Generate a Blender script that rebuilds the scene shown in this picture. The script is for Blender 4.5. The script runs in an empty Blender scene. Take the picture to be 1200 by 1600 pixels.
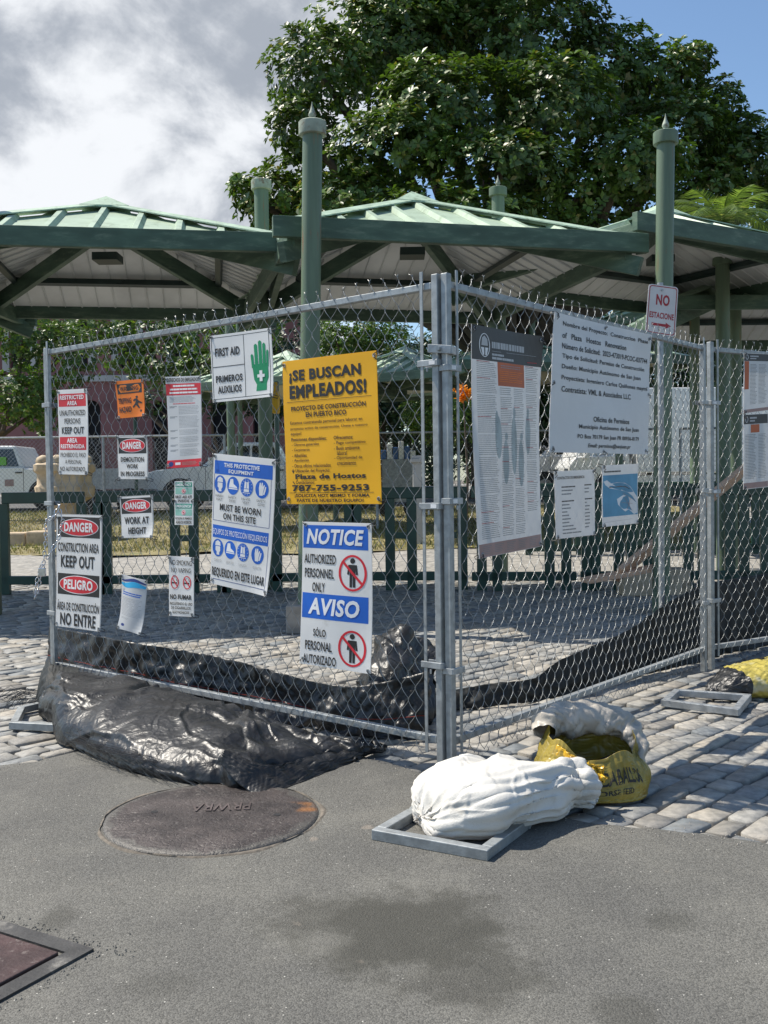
import bpy, bmesh, math, random
import numpy as np
from mathutils import Vector, Matrix
rnd = random.Random(7)
nr = np.random.default_rng(11)
R = math.radians
scene = bpy.context.scene
col = scene.collection

# ------------------------------------------------------------------ camera
CZ, FPX = 1.234, 1560.0
cam_d = bpy.data.cameras.new('camera'); cam = bpy.data.objects.new('camera', cam_d); col.objects.link(cam)
_p = math.atan(48 / FPX); _r = math.asin(0.0137)
Fw = Vector((0, math.cos(_p), -math.sin(_p)))
Rt0 = Vector((1, 0, 0)); Up0 = Vector((0, math.sin(_p), math.cos(_p)))
Rt = Rt0 * math.cos(_r) - Up0 * math.sin(_r)
Up = Rt0 * math.sin(_r) + Up0 * math.cos(_r)
cam.matrix_world = Matrix(((Rt.x, Up.x, -Fw.x, 0), (Rt.y, Up.y, -Fw.y, 0), (Rt.z, Up.z, -Fw.z, CZ), (0, 0, 0, 1)))
cam_d.sensor_fit = 'VERTICAL'; cam_d.sensor_height = 24; cam_d.lens = 24 * FPX / 1600
cam_d.clip_start = 0.05; cam_d.clip_end = 2000
scene.camera = cam

# ------------------------------------------------------------------ sun and sky
SUN_EL, SUN_AZ = 57.0, (-0.935, 0.355)
sd = Vector((SUN_AZ[0], SUN_AZ[1], 0)).normalized() * math.cos(R(SUN_EL)); sd.z = math.sin(R(SUN_EL))
sun_d = bpy.data.lights.new('sun', 'SUN'); sun_d.energy = 5.0; sun_d.angle = R(0.53); sun_d.color = (1.0, 0.93, 0.82)
sun = bpy.data.objects.new('sun', sun_d); col.objects.link(sun)
sun.rotation_euler = sd.to_track_quat('Z', 'Y').to_euler()
world = bpy.data.worlds.new('World'); scene.world = world; world.use_nodes = True
scene.view_settings.view_transform = 'Standard'; scene.view_settings.look = 'None'
scene.view_settings.exposure = 0.45; scene.view_settings.gamma = 1
scene.view_settings.use_curve_mapping = False
SKY_K = 0.075


class NT:
    """small node-tree writer"""
    def __init__(s, tree):
        s.t = tree; s.n = tree.nodes; s.l = tree.links; s.n.clear()
    def add(s, typ, **kw):
        nd = s.n.new(typ)
        for k, v in kw.items():
            if k.startswith('_'):
                setattr(nd, k[1:], v)
            else:
                key = int(k[1:]) if k[0] == 'i' and k[1:].isdigit() else k.replace('__', ' ')
                if hasattr(v, 'is_linked') or isinstance(v, bpy.types.NodeSocket):
                    s.l.new(v, nd.inputs[key])
                else:
                    nd.inputs[key].default_value = v
        return nd
    def math(s, op, a, b=0.5, c=None, clamp=False):
        nd = s.add('ShaderNodeMath', _operation=op, _use_clamp=clamp, i0=a, i1=b)
        if c is not None:
            if isinstance(c, bpy.types.NodeSocket): s.l.new(c, nd.inputs[2])
            else: nd.inputs[2].default_value = c
        return nd.outputs[0]
    def mix(s, f, a, b, blend='MIX'):
        nd = s.n.new('ShaderNodeMix'); nd.data_type = 'RGBA'; nd.blend_type = blend
        for i, v in ((0, f), (6, a), (7, b)):
            if isinstance(v, bpy.types.NodeSocket): s.l.new(v, nd.inputs[i])
            else: nd.inputs[i].default_value = v if i == 0 else (tuple(v) + (1,) if len(v) == 3 else v)
        return nd.outputs[2]
    def noise(s, vec, scale, detail=4, rough=.55, dist=0.0):
        return s.add('ShaderNodeTexNoise', Vector=vec, Scale=scale, Detail=detail, Roughness=rough, Distortion=dist).outputs['Fac']
    def ramp(s, f, lo, hi, a=0.0, b=1.0, smooth=True):
        nd = s.add('ShaderNodeMapRange', Value=f)
        nd.interpolation_type = 'SMOOTHSTEP' if smooth else 'LINEAR'
        for i, v in ((1, lo), (2, hi), (3, a), (4, b)): nd.inputs[i].default_value = v
        return nd.outputs[0]


def build_world():
    T = NT(world.node_tree)
    sky = T.add('ShaderNodeTexSky'); sky.sky_type = 'NISHITA'; sky.sun_disc = False
    sky.sun_elevation = R(SUN_EL); sky.sun_rotation = math.atan2(SUN_AZ[0], SUN_AZ[1]); sky.altitude = 10
    sky.air_density = 1.0; sky.dust_density = .7; sky.ozone_density = 1.5
    tc = T.add('ShaderNodeTexCoord').outputs['Generated']
    sep = T.add('ShaderNodeSeparateXYZ', Vector=tc)
    zz = T.math('ADD', T.math('MAXIMUM', sep.outputs[2], 0.0), 0.28)
    px = T.math('DIVIDE', sep.outputs[0], zz); py = T.math('DIVIDE', sep.outputs[1], zz)
    v = T.add('ShaderNodeMapping', Vector=tc, Scale=(1.0, 1.0, 1.35)).outputs[0]
    big = T.noise(v, 2.6, 8, .56, .25)
    fine = T.noise(v, 8.5, 8, .6, .35)
    n = T.math('ADD', T.math('MULTIPLY', big, .78), T.math('MULTIPLY', fine, .22))
    # bank of cloud thickens towards -X
    # bank of cloud lies low to the left of the street; the rest of the sky is mostly clear
    ax = T.math('ADD', sep.outputs[0], .34); ay = T.math('SUBTRACT', sep.outputs[1], .94)
    az_ = T.math('MULTIPLY', T.math('SUBTRACT', sep.outputs[2], .22), 1.0)
    dist = T.math('SQRT', T.math('ADD', T.math('MULTIPLY', ax, ax), T.math('ADD', T.math('MULTIPLY', ay, ay), T.math('MULTIPLY', az_, az_))))
    bias = T.ramp(dist, .22, .60, .12, -.30)
    n2 = T.math('ADD', n, bias)
    mask = T.ramp(n2, .44, .51)
    thick = T.ramp(T.math('ADD', T.math('MULTIPLY', T.noise(v, 3.6, 7, .56, .5), .7), T.math('MULTIPLY', fine, .3)), .43, .56)
    k = 1.0 / SKY_K
    ccol = T.mix(thick, (.68 * k, .70 * k, .73 * k), (.30 * k, .33 * k, .38 * k))
    # the highest, thin edge of the bank is brightest
    edge = T.ramp(n2, .47, .60, 1.0, 0.0)
    ccol = T.mix(T.math('MULTIPLY', edge, .65), ccol, (.80 * k, .81 * k, .83 * k))
    blue = T.mix(1.0, sky.outputs[0], (1.42, 1.55, 1.62), 'MULTIPLY')
    c = T.mix(mask, blue, ccol)
    bg = T.add('ShaderNodeBackground', Color=c, Strength=SKY_K)
    out = T.add('ShaderNodeOutputWorld', Surface=bg.outputs[0])
build_world()


# ------------------------------------------------------------------ picture <-> place
def ray(px, py):
    return Fw + Rt * ((px - 600) / FPX) + Up * ((800 - py) / FPX)
def W(px, py, D):
    d = ray(px, py); return Vector((0, 0, CZ)) + d * (D / d.y)
def G(px, py, z=0.0):
    d = ray(px, py); return Vector((0, 0, CZ)) + d * ((z - CZ) / d.z)
def onplane(px, py, p0, n):
    d = ray(px, py); o = Vector((0, 0, CZ)); return o + d * ((p0 - o).dot(n) / d.dot(n))
def gz(x, y):
    return min(1.0, max(0.0, (y - 14.0) * 0.042))


# ------------------------------------------------------------------ objects
def tag(o, label=None, cat=None, group=None, kind=None):
    if label: o['label'] = label
    if cat: o['category'] = cat
    if group: o['group'] = group
    if kind: o['kind'] = kind
    return o
ORG = {}
def thing(name, label, cat, loc=(0, 0, 0), group=None):
    o = bpy.data.objects.new(name, None); col.objects.link(o); o.location = loc
    o.empty_display_size = .1
    ORG[o.name] = Vector(loc); return tag(o, label, cat, group)
def mk(name, V, F, mat, parent=None, smooth=False, kind=None, label=None):
    org = ORG[parent.name] if parent else Vector((0, 0, 0))
    me = bpy.data.meshes.new(name)
    if isinstance(V, np.ndarray): V = (V - np.array(org)).tolist() if parent else V.tolist()
    elif parent: V = [(v[0] - org.x, v[1] - org.y, v[2] - org.z) for v in V]
    me.from_pydata(V, [], F)
    if mat: me.materials.append(mat)
    if smooth is True: me.polygons.foreach_set('use_smooth', [True] * len(me.polygons))
    elif smooth: me.set_sharp_from_angle(angle=R(smooth)) if hasattr(me, 'set_sharp_from_angle') else None
    me.update()
    o = bpy.data.objects.new(name, me); col.objects.link(o)
    if parent: o.parent = parent
    ORG[o.name] = org
    if kind: o['kind'] = kind
    if label: o['label'] = label
    return o
def fastmesh(name, V, F, mat, parent=None, smooth=False, kind=None):
    """V (n,3) array, F (m,3 or 4) array"""
    org = np.array(ORG[parent.name]) if parent else np.zeros(3)
    me = bpy.data.meshes.new(name); k = F.shape[1]
    me.vertices.add(len(V)); me.vertices.foreach_set('co', (V - org).astype(np.float32).ravel())
    me.loops.add(F.size); me.loops.foreach_set('vertex_index', F.astype(np.int32).ravel())
    me.polygons.add(len(F)); me.polygons.foreach_set('loop_start', np.arange(0, F.size, k, dtype=np.int32))
    if smooth: me.polygons.foreach_set('use_smooth', np.ones(len(F), dtype=bool))
    me.update(calc_edges=True); me.validate()
    if mat: me.materials.append(mat)
    o = bpy.data.objects.new(name, me); col.objects.link(o)
    if parent: o.parent = parent
    ORG[o.name] = Vector(org)
    if kind: o['kind'] = kind
    return o
def solid(o, t, off=1.0):
    m = o.modifiers.new('thickness', 'SOLIDIFY'); m.thickness = t; m.offset = off; return o
def bev(o, w, seg=2):
    m = o.modifiers.new('bevel', 'BEVEL'); m.width = w; m.segments = seg; m.limit_method = 'ANGLE'; m.angle_limit = R(40)
    return o
def tree_of(o):
    yield o
    for c in o.children: yield from tree_of(c)
def copy_thing(o, loc, rz, label, group=None):
    def cp(a, parent):
        c = a.copy(); col.objects.link(c); c.parent = parent; ORG[c.name] = ORG[a.name]
        for ch in a.children: cp(ch, c)
        return c
    r = cp(o, None); r.location = loc; r.rotation_euler = (0, 0, rz); r['label'] = label
    if group: r['group'] = group
    return r

class MB:
    def __init__(s): s.V = []; s.F = []
    def add(s, V, F):
        b = len(s.V); s.V += [tuple(v) for v in V]; s.F += [tuple(i + b for i in f) for f in F]; return s
    def hexa(s, c):  # 8 corners: bottom 4 ccw, top 4
        return s.add(c, [(0, 3, 2, 1), (4, 5, 6, 7), (0, 1, 5, 4), (1, 2, 6, 5), (2, 3, 7, 6), (3, 0, 4, 7)])
    def box(s, x0, y0, z0, x1, y1, z1):
        return s.hexa([(x0, y0, z0), (x1, y0, z0), (x1, y1, z0), (x0, y1, z0), (x0, y0, z1), (x1, y0, z1), (x1, y1, z1), (x0, y1, z1)])
    def bar(s, a, b, w, h, up=Vector((0, 0, 1))):
        """box from a to b, width w sideways, h along up"""
        a = Vector(a); b = Vector(b); d = (b - a).normalized(); r = d.cross(up)
        r = Vector((1, 0, 0)) if r.length < 1e-5 else r.normalized(); u = r.cross(d).normalized()
        r = r * w / 2; u = u * h / 2
        return s.hexa([a - r - u, a + r - u, b + r - u, b - r - u, a - r + u, a + r + u, b + r + u, b - r + u])
    def tube(s, pts, rad, n=8, caps=True):
        pts = [Vector(p) for p in pts]; rad = rad if hasattr(rad, '__len__') else [rad] * len(pts)
        V = []; ref = None
        for i, p in enumerate(pts):
            t = (pts[min(i + 1, len(pts) - 1)] - pts[max(i - 1, 0)]).normalized()
            if ref is None:
                ref = t.orthogonal().normalized()
            ref = (ref - t * ref.dot(t)).normalized(); q = t.cross(ref)
            for k in range(n):
                a = 2 * math.pi * k / n; V.append(p + (ref * math.cos(a) + q * math.sin(a)) * rad[i])
        F = [(i * n + k, i * n + (k + 1) % n, (i + 1) * n + (k + 1) % n, (i + 1) * n + k) for i in range(len(pts) - 1) for k in range(n)]
        if caps:
            F.append(tuple(range(n))[::-1]); F.append(tuple((len(pts) - 1) * n + k for k in range(n)))
        return s.add(V, F)
    def lathe(s, c, prof, n=20, axis=None):
        """profile [(r,z)] round vertical axis at c"""
        c = Vector(c); V = []
        for r, z in prof:
            for k in range(n):
                a = 2 * math.pi * k / n; V.append(c + Vector((r * math.cos(a), r * math.sin(a), z)))
        F = [(i * n + k, i * n + (k + 1) % n, (i + 1) * n + (k + 1) % n, (i + 1) * n + k) for i in range(len(prof) - 1) for k in range(n)]
        F.append(tuple(range(n))[::-1]); F.append(tuple((len(prof) - 1) * n + k for k in range(n)))
        return s.add(V, F)
    def prism(s, poly, y0, y1, T=lambda x, y, z: (x, y, z)):
        """polygon in (x,z) extruded y0..y1"""
        n = len(poly); V = [T(x, y0, z) for x, z in poly] + [T(x, y1, z) for x, z in poly]
        F = [tuple(range(n)), tuple(range(2 * n - 1, n - 1, -1))] + [(i, i + n, (i + 1) % n + n, (i + 1) % n) for i in range(n)]
        return s.add(V, F)
    def obj(s, name, mat, parent=None, smooth=False, kind=None, label=None):
        return mk(name, s.V, s.F, mat, parent, smooth, kind, label)

def hash3(ix, iy, iz):
    h = (ix.astype(np.int64) * 374761393 + iy.astype(np.int64) * 668265263 + iz.astype(np.int64) * 1274126177) & 0x7fffffff
    h = ((h ^ (h >> 13)) * 1274126177) & 0x7fffffff
    return ((h ^ (h >> 16)) & 0xffff) / 65535.0
def vnoise(P):
    i = np.floor(P).astype(np.int64); f = P - i; f = f * f * (3 - 2 * f); r = 0
    for dx in (0, 1):
        for dy in (0, 1):
            for dz in (0, 1):
                w = (f[..., 0] if dx else 1 - f[..., 0]) * (f[..., 1] if dy else 1 - f[..., 1]) * (f[..., 2] if dz else 1 - f[..., 2])
                r = r + w * hash3(i[..., 0] + dx, i[..., 1] + dy, i[..., 2] + dz)
    return r * 2 - 1
def fbm(P, o=4, ridged=False):
    r = 0; a = 1.0; t = 0
    for k in range(o):
        n = vnoise(P * (2 ** k) + 17.3 * k); n = (1 - 2 * np.abs(n)) if ridged else n
        r = r + a * n; t += a; a *= .5
    return r / t

# ------------------------------------------------------------------ materials
MATS = {}
def material(name, color, rough=.6, metal=0.0, var=.12, vscale=6.0, bump=0.0, bscale=60.0, color2=None, c2lo=.55, c2hi=.7, c2scale=3.0,
             spec=.5, trans=0.0, island=0.0, objrand=0.0, emit=None, coat=0.0, stretch=None, bdist=.004):
    if name in MATS: return MATS[name]
    m = bpy.data.materials.new(name); m.use_nodes = True; T = NT(m.node_tree)
    tc = T.add('ShaderNodeTexCoord').outputs['Object']
    if stretch: tc = T.add('ShaderNodeMapping', Vector=tc, Scale=stretch).outputs[0]
    n = T.noise(tc, vscale, 5)
    c = T.mix(T.ramp(n, .3, .7), tuple(x * (1 - var) for x in color), tuple(min(1, x * (1 + var)) for x in color))
    if color2: c = T.mix(T.ramp(T.noise(tc, c2scale, 7, .65), c2lo, c2hi), c, color2)
    if island or objrand:
        g = T.add('ShaderNodeNewGeometry'); oi = T.add('ShaderNodeObjectInfo')
        rr = T.math('FRACT', T.math('ADD', g.outputs['Random Per Island'], oi.outputs['Random']))
        f = T.ramp(rr, 0, 1, 1 - (island or objrand), 1 + (island or objrand), smooth=False)
        cm = T.add('ShaderNodeCombineColor', Red=f, Green=f, Blue=f).outputs[0]
        c = T.mix(1.0, c, cm, 'MULTIPLY')
    b = T.add('ShaderNodeBsdfPrincipled', Base__Color=c, Roughness=rough, Metallic=metal)
    b.inputs['Specular IOR Level'].default_value = spec
    if coat: b.inputs['Coat Weight'].default_value = coat; b.inputs['Coat Roughness'].default_value = .1
    if bump:
        bn = T.add('ShaderNodeBump', Strength=bump, Distance=bdist, Height=T.noise(tc, bscale, 6, .6))
        T.l.new(bn.outputs[0], b.inputs['Normal'])
    sh = b.outputs[0]
    if trans:
        tr = T.add('ShaderNodeBsdfTranslucent', Color=c)
        sh = T.add('ShaderNodeMixShader', i0=trans, i1=sh, i2=tr.outputs[0]).outputs[0]
    T.add('ShaderNodeOutputMaterial', Surface=sh)
    MATS[name] = m; return m

M = {}
M['galv'] = material('galvanised_steel', (.31, .33, .335), .5, .45, .18, 25, .15, 120, spec=.5)
M['galv_dull'] = material('dull_galvanised_steel', (.34, .36, .37), .5, .5, .2, 18, .2, 90, color2=(.22, .15, .1), c2lo=.66, c2hi=.8, c2scale=8)
M['wire'] = material('chain_link_wire', (.29, .30, .30), .38, .75, .15, 40)
M['chrome'] = material('chain_steel', (.6, .61, .62), .25, .9, .1, 40)
M['beam'] = material('weathered_green_beam_paint', (.068, .118, .080), .6, 0, .25, 2.5, .25, 70, color2=(.15, .20, .14), c2lo=.5, c2hi=.75, c2scale=5, stretch=(1, 1, 4))
M['column'] = material('green_column_paint', (.115, .165, .105), .5, 0, .18, 3, .15, 60, color2=(.20, .13, .07), c2lo=.58, c2hi=.70, c2scale=5, stretch=(4, 4, .35))
M['column_top'] = material('weathered_column_cap', (.30, .34, .27), .7, 0, .2, 9, .3, 60, color2=(.17, .09, .05), c2lo=.52, c2hi=.68, c2scale=14)
M['dark_green'] = material('dark_green_enamel', (.018, .06, .043), .38, 0, .2, 4, .1, 50, coat=.2)
M['roof_top'] = material('pale_green_roof_sheet', (.36, .455, .335), .5, 0, .12, 2, .12, 40, color2=(.24, .31, .21), c2lo=.5, c2hi=.7, c2scale=5)
M['cap'] = material('hip_cap_paint', (.36, .47, .35), .55, 0, .15, 5, .3, 50, color2=(.2, .27, .17), c2lo=.5, c2hi=.68, c2scale=16)
M['liner'] = material('grey_roof_underside', (.62, .64, .63), .5, 0, .12, 2, .1, 30)
M['purlin'] = material('dark_purlin', (.02, .04, .035), .5, 0, .2, 5)
M['concrete'] = material('concrete', (.33, .3, .26), .85, 0, .2, 7, .6, 40, color2=(.2, .18, .15), c2scale=5)
M['rust'] = material('rusty_iron', (.13, .07, .045), .75, .2, .3, 12, .5, 60)
M['tarp'] = material('black_woven_tarp', (.014, .0145, .015), .38, 0, .25, 8, .5, 90, color2=(.026, .027, .029), c2lo=.5, c2hi=.7, c2scale=9, spec=.5, bdist=.002)
def crumple_bump(m, s1, s2, strength, dist):
    T = NT.__new__(NT); T.t = m.node_tree; T.n = T.t.nodes; T.l = T.t.links
    b = next(x for x in T.n if x.type == 'BSDF_PRINCIPLED'); tc = T.add('ShaderNodeTexCoord').outputs['Object']
    w = T.add('ShaderNodeVectorMath', _operation='ADD', i0=tc, i1=T.add('ShaderNodeVectorMath', _operation='SCALE', i0=T.add('ShaderNodeTexNoise', Vector=tc, Scale=9.0, Detail=3.0).outputs['Color']).outputs[0])
    w.inputs[1].links[0].from_node.inputs['Scale'].default_value = .10
    h = T.math('ADD', T.add('ShaderNodeTexVoronoi', Vector=w.outputs[0], Scale=s1).outputs['Distance'], T.math('MULTIPLY', T.add('ShaderNodeTexVoronoi', Vector=w.outputs[0], Scale=s2).outputs['Distance'], .4))
    h = T.math('ADD', h, T.math('MULTIPLY', T.noise(tc, 260, 2), .12))
    bn = T.add('ShaderNodeBump', Strength=strength, Distance=dist, Height=h); T.l.new(bn.outputs[0], b.inputs['Normal'])
crumple_bump(M['tarp'], 12.0, 40.0, .6, .010)
M['tarp_matt'] = material('dull_black_fabric', (.016, .018, .018), .62, 0, .25, 8, .4, 300, spec=.3, bdist=.002)
M['strap'] = material('red_tracer_thread', (.30, .035, .02), .6)
M['sack'] = material('white_woven_sack', (.66, .64, .59), .6, 0, .06, 6, .3, 150, color2=(.47, .42, .34), c2lo=.55, c2hi=.8, c2scale=6, trans=.12, bdist=.006)
M['liner_bag'] = material('dirty_white_plastic_liner', (.44, .40, .34), .42, 0, .15, 14, .5, 30, color2=(.30, .24, .18), c2lo=.52, c2hi=.75, c2scale=8, trans=.1)
M['feed'] = material('yellow_printed_feed_bag', (.27, .205, .03), .38, 0, .2, 7, .5, 35, color2=(.25, .16, .02), c2lo=.55, c2hi=.72, c2scale=7, spec=.6)
M['feed_pale'] = material('faded_yellow_feed_bag', (.40, .33, .07), .36, 0, .15, 12, .6, 30, color2=(.42, .41, .30), c2lo=.5, c2hi=.7, c2scale=9)
M['black'] = material('black_plastic', (.012, .012, .013), .35)
M['wood'] = material('raw_pine_plank', (.62, .39, .25), .7, 0, .18, 6, .25, 60, stretch=(1, 8, 8))
M['stone_tan'] = material('tan_cut_stone', (.47, .37, .25), .8, 0, .18, 6, .5, 35, color2=(.30, .22, .14), c2scale=5)
M['paint_white'] = material('white_car_paint', (.80, .81, .80), .2, 0, .02, 3, coat=.5)
M['glass'] = material('dark_car_glass', (.012, .016, .018), .06, 0, .02, 3, spec=.8)
M['rubber'] = material('tyre_rubber', (.02, .02, .02), .8)
M['rim'] = material('alloy_rim', (.45, .46, .47), .3, .7)
M['pink'] = material('dusty_pink_render', (.235, .105, .10), .85, 0, .18, .5, .3, 20, color2=(.15, .07, .065), c2scale=.8)
M['trim'] = material('pale_grey_trim', (.42, .41, .39), .8, 0, .1, 2)
M['void'] = material('dark_opening', (.012, .012, .014), .8)
M['tile'] = material('clay_roof_tile', (.38, .17, .11), .8, 0, .25, 3, .4, 20)
M['orange'] = material('orange_plastic', (.75, .18, .02), .4)
M['yellow_metal'] = material('yellow_signal_housing', (.72, .42, .02), .4)
M['bark'] = material('tree_bark', (.10, .075, .055), .9, 0, .3, 5, .8, 20)
M['s_white'] = material('white_sign_plastic', (.82, .82, .81), .42, 0, .03, 5, trans=.28, color2=(.66, .65, .62), c2lo=.58, c2hi=.8, c2scale=9)
M['s_paper'] = material('laminated_paper', (.72, .73, .74), .3, 0, .03, 5, trans=.35)
M['s_grey'] = material('greyish_banner_vinyl', (.66, .67, .68), .45, 0, .03, 5, trans=.10)
M['s_yellow'] = material('yellow_banner_vinyl', (.90, .50, .010), .45, 0, .03, 5, trans=.25)
M['s_orange'] = material('orange_sign_plastic', (.85, .22, .012), .42, 0, .03, 5, trans=.25)
M['i_black'] = material('black_ink', (.012, .012, .014), .5)
M['i_red'] = material('red_ink', (.62, .018, .035), .5, trans=.12)
M['i_darkred'] = material('faded_red_ink', (.36, .03, .04), .6)
M['i_blue'] = material('blue_ink', (.008, .12, .55), .5, trans=.12)
M['i_green'] = material('green_ink', (.0, .25, .10), .5, trans=.12)
M['i_teal'] = material('teal_ink', (.05, .30, .22), .5, trans=.12)
M['i_tealpale'] = material('pale_teal_ink', (.25, .50, .42), .5, trans=.12)
M['i_cyan'] = material('cyan_ink', (.02, .38, .70), .5, trans=.12)
M['i_navy'] = material('navy_ink', (.02, .04, .20), .5, trans=.12)
M['i_white'] = material('white_ink', (.80, .81, .82), .45, trans=.12)
M['i_grey'] = material('grey_ink', (.22, .23, .24), .5)
M['i_lgrey'] = material('pale_grey_ink', (.42, .43, .44), .5)
M['i_slate'] = material('slate_ink', (.05, .048, .047), .5)
M['i_brick'] = material('brick_orange_ink', (.52, .13, .045), .5, trans=.1)
M['i_rose'] = material('dusty_rose_ink', (.40, .27, .25), .5, trans=.2)
M['i_map'] = material('map_sea_blue_ink', (.12, .36, .55), .5, trans=.3)
M['i_shape'] = material('translucent_blue_grey_ink', (.45, .52, .53), .5, trans=.3)
# ================================================================== GROUND
def asphalt_mat():
    m = bpy.data.materials.new('worn_asphalt'); m.use_nodes = True; T = NT(m.node_tree)
    g = T.add('ShaderNodeNewGeometry').outputs['Position']
    grain = T.add('ShaderNodeTexVoronoi', Vector=g, Scale=230.0); gc = grain.outputs['Color']; gd = grain.outputs['Distance']
    gs = T.add('ShaderNodeSeparateColor', Color=gc).outputs[0]
    base = T.mix(T.ramp(gs, 0, 1, smooth=False), (.066, .065, .059), (.145, .142, .130))
    big = T.noise(g, 1.3, 5, .6)
    base = T.mix(1.0, base, T.mix(T.ramp(big, .3, .7), (.82, .82, .82), (1.2, 1.19, 1.15)), 'MULTIPLY')
    speck = T.add('ShaderNodeTexVoronoi', Vector=g, Scale=62.0)
    sp = T.math('MULTIPLY', T.ramp(speck.outputs['Distance'], .10, .17, 1, 0), T.ramp(T.add('ShaderNodeSeparateColor', Color=speck.outputs['Color']).outputs[1], .82, .9))
    base = T.mix(sp, base, (.42, .41, .37))
    # two oily stains that lie on the road, with their own outline
    s = T.add('ShaderNodeSeparateXYZ', Vector=g)
    def blob(cx, cy, rx, ry):
        dx = T.math('DIVIDE', T.math('SUBTRACT', s.outputs[0], cx), rx); dy = T.math('DIVIDE', T.math('SUBTRACT', s.outputs[1], cy), ry)
        return T.math('SQRT', T.math('ADD', T.math('MULTIPLY', dx, dx), T.math('MULTIPLY', dy, dy)))
    wob = T.math('MULTIPLY', T.math('SUBTRACT', T.noise(g, 7.0, 7, .68), .5), 2.0)
    st = None
    for (a, b, cx, cy, rx, ry, k) in BLOBS:
        f = T.math('MULTIPLY', T.ramp(T.math('ADD', blob(cx, cy, rx, ry), wob), .55, 1.25, 1, 0), k)
        st = f if st is None else T.math('MAXIMUM', st, f)
    base = T.mix(st, base, (.036, .035, .027))
    # hairline cracks and rubbed patches
    cw = T.add('ShaderNodeMapping', Vector=g, Scale=(1.1, 1.1, 1.1)).outputs[0]
    cv = T.add('ShaderNodeVectorMath', _operation='ADD', i0=cw, i1=T.add('ShaderNodeTexNoise', Vector=g, Scale=7.0, Detail=5.0).outputs['Color']).outputs[0]
    vor = T.add('ShaderNodeTexVoronoi', _feature='DISTANCE_TO_EDGE', Vector=cv, Scale=.9).outputs['Distance']
    crack = T.math('MULTIPLY', T.ramp(vor, .0015, .006, 1, 0), T.ramp(T.noise(g, 1.1, 3), .5, .62))
    base = T.mix(T.math('MULTIPLY', crack, .6), base, (.03, .03, .027))
    rub = T.ramp(T.noise(g, 2.6, 8, .7), .52, .72)
    base = T.mix(T.math('MULTIPLY', rub, .35), base, (.16, .155, .135))
    pale = T.ramp(T.noise(g, 9.0, 3, .5), .70, .76)
    base = T.mix(T.math('MULTIPLY', pale, .35), base, (.30, .25, .20))
    h = T.math('ADD', T.math('MULTIPLY', gd, -.8), T.math('MULTIPLY', T.noise(g, 60, 4, .6), .8))
    bn = T.add('ShaderNodeBump', Strength=.55, Distance=.004, Height=h)
    b = T.add('ShaderNodeBsdfPrincipled', Base__Color=base, Roughness=.78, Normal=bn.outputs[0])
    b.inputs['Specular IOR Level'].default_value = .45
    T.add('ShaderNodeOutputMaterial', Surface=b.outputs[0]); return m
BLOBS = []
for (px, py, wx, wy, k) in ((640, 1460, 170, 60, .8), (520, 1440, 110, 34, .6), (730, 1530, 120, 44, .6), (1050, 1448, 40, 14, .4), (90, 1440, 30, 14, .5), (250, 1545, 60, 14, .25), (980, 1590, 60, 20, .4)):
    c = G(px, py); r = G(px + wx, py); t = G(px, py - wy)
    BLOBS.append((0, 0, c.x, c.y, abs(r.x - c.x), abs(t.y - c.y) + .02, k))

def stone_mat(name, joined=False):
    m = bpy.data.materials.new(name); m.use_nodes = True; T = NT(m.node_tree)
    g = T.add('ShaderNodeNewGeometry'); P = g.outputs['Position']; oi = T.add('ShaderNodeObjectInfo')
    r = T.math('FRACT', T.math('ADD', g.outputs['Random Per Island'], T.math('MULTIPLY', oi.outputs['Random'], 7.31)))
    cr = T.add('ShaderNodeValToRGB', Fac=r); e = cr.color_ramp.elements
    e[0].position = 0; e[0].color = (.20, .19, .17, 1); e[1].position = 1; e[1].color = (.34, .315, .27, 1)
    for p, c in ((.2, (.29, .285, .265, 1)), (.38, (.15, .168, .182, 1)), (.5, (.31, .30, .275, 1)), (.66, (.225, .228, .222, 1)), (.78, (.37, .35, .31, 1)), (.9, (.18, .175, .165, 1))):
        x = e.new(p); x.color = c
    n = T.noise(P, 22, 6, .6)
    c = T.mix(1.0, cr.outputs[0], T.mix(T.ramp(n, .3, .7), (.75, .75, .75), (1.22, 1.2, 1.17)), 'MULTIPLY')
    c = T.mix(T.math('MULTIPLY', T.ramp(T.noise(P, 3.2, 5, .6), .5, .75), .5), c, (.34, .29, .22))
    bn = T.add('ShaderNodeBump', Strength=.6, Distance=.006, Height=T.noise(P, 45, 6, .65))
    b = T.add('ShaderNodeBsdfPrincipled', Base__Color=c, Roughness=.62, Normal=bn.outputs[0])
    b.inputs['Specular IOR Level'].default_value = .4
    T.add('ShaderNodeOutputMaterial', Surface=b.outputs[0]); return m
M['asphalt'] = asphalt_mat()
M['sett'] = stone_mat('worn_slag_sett')
M['bed'] = material('sandy_joint_dirt', (.15, .13, .105), .95, 0, .3, 30, .8, 120)
M['far_paving'] = material('far_plaza_paving', (.29, .275, .245), .8, 0, .3, 9, .5, 30, color2=(.16, .16, .16), c2lo=.45, c2hi=.7, c2scale=14)
M['turf_soil'] = material('dry_turf_soil', (.20, .17, .08), .95, 0, .35, 4, .5, 30, color2=(.11, .13, .045), c2scale=2)

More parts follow.
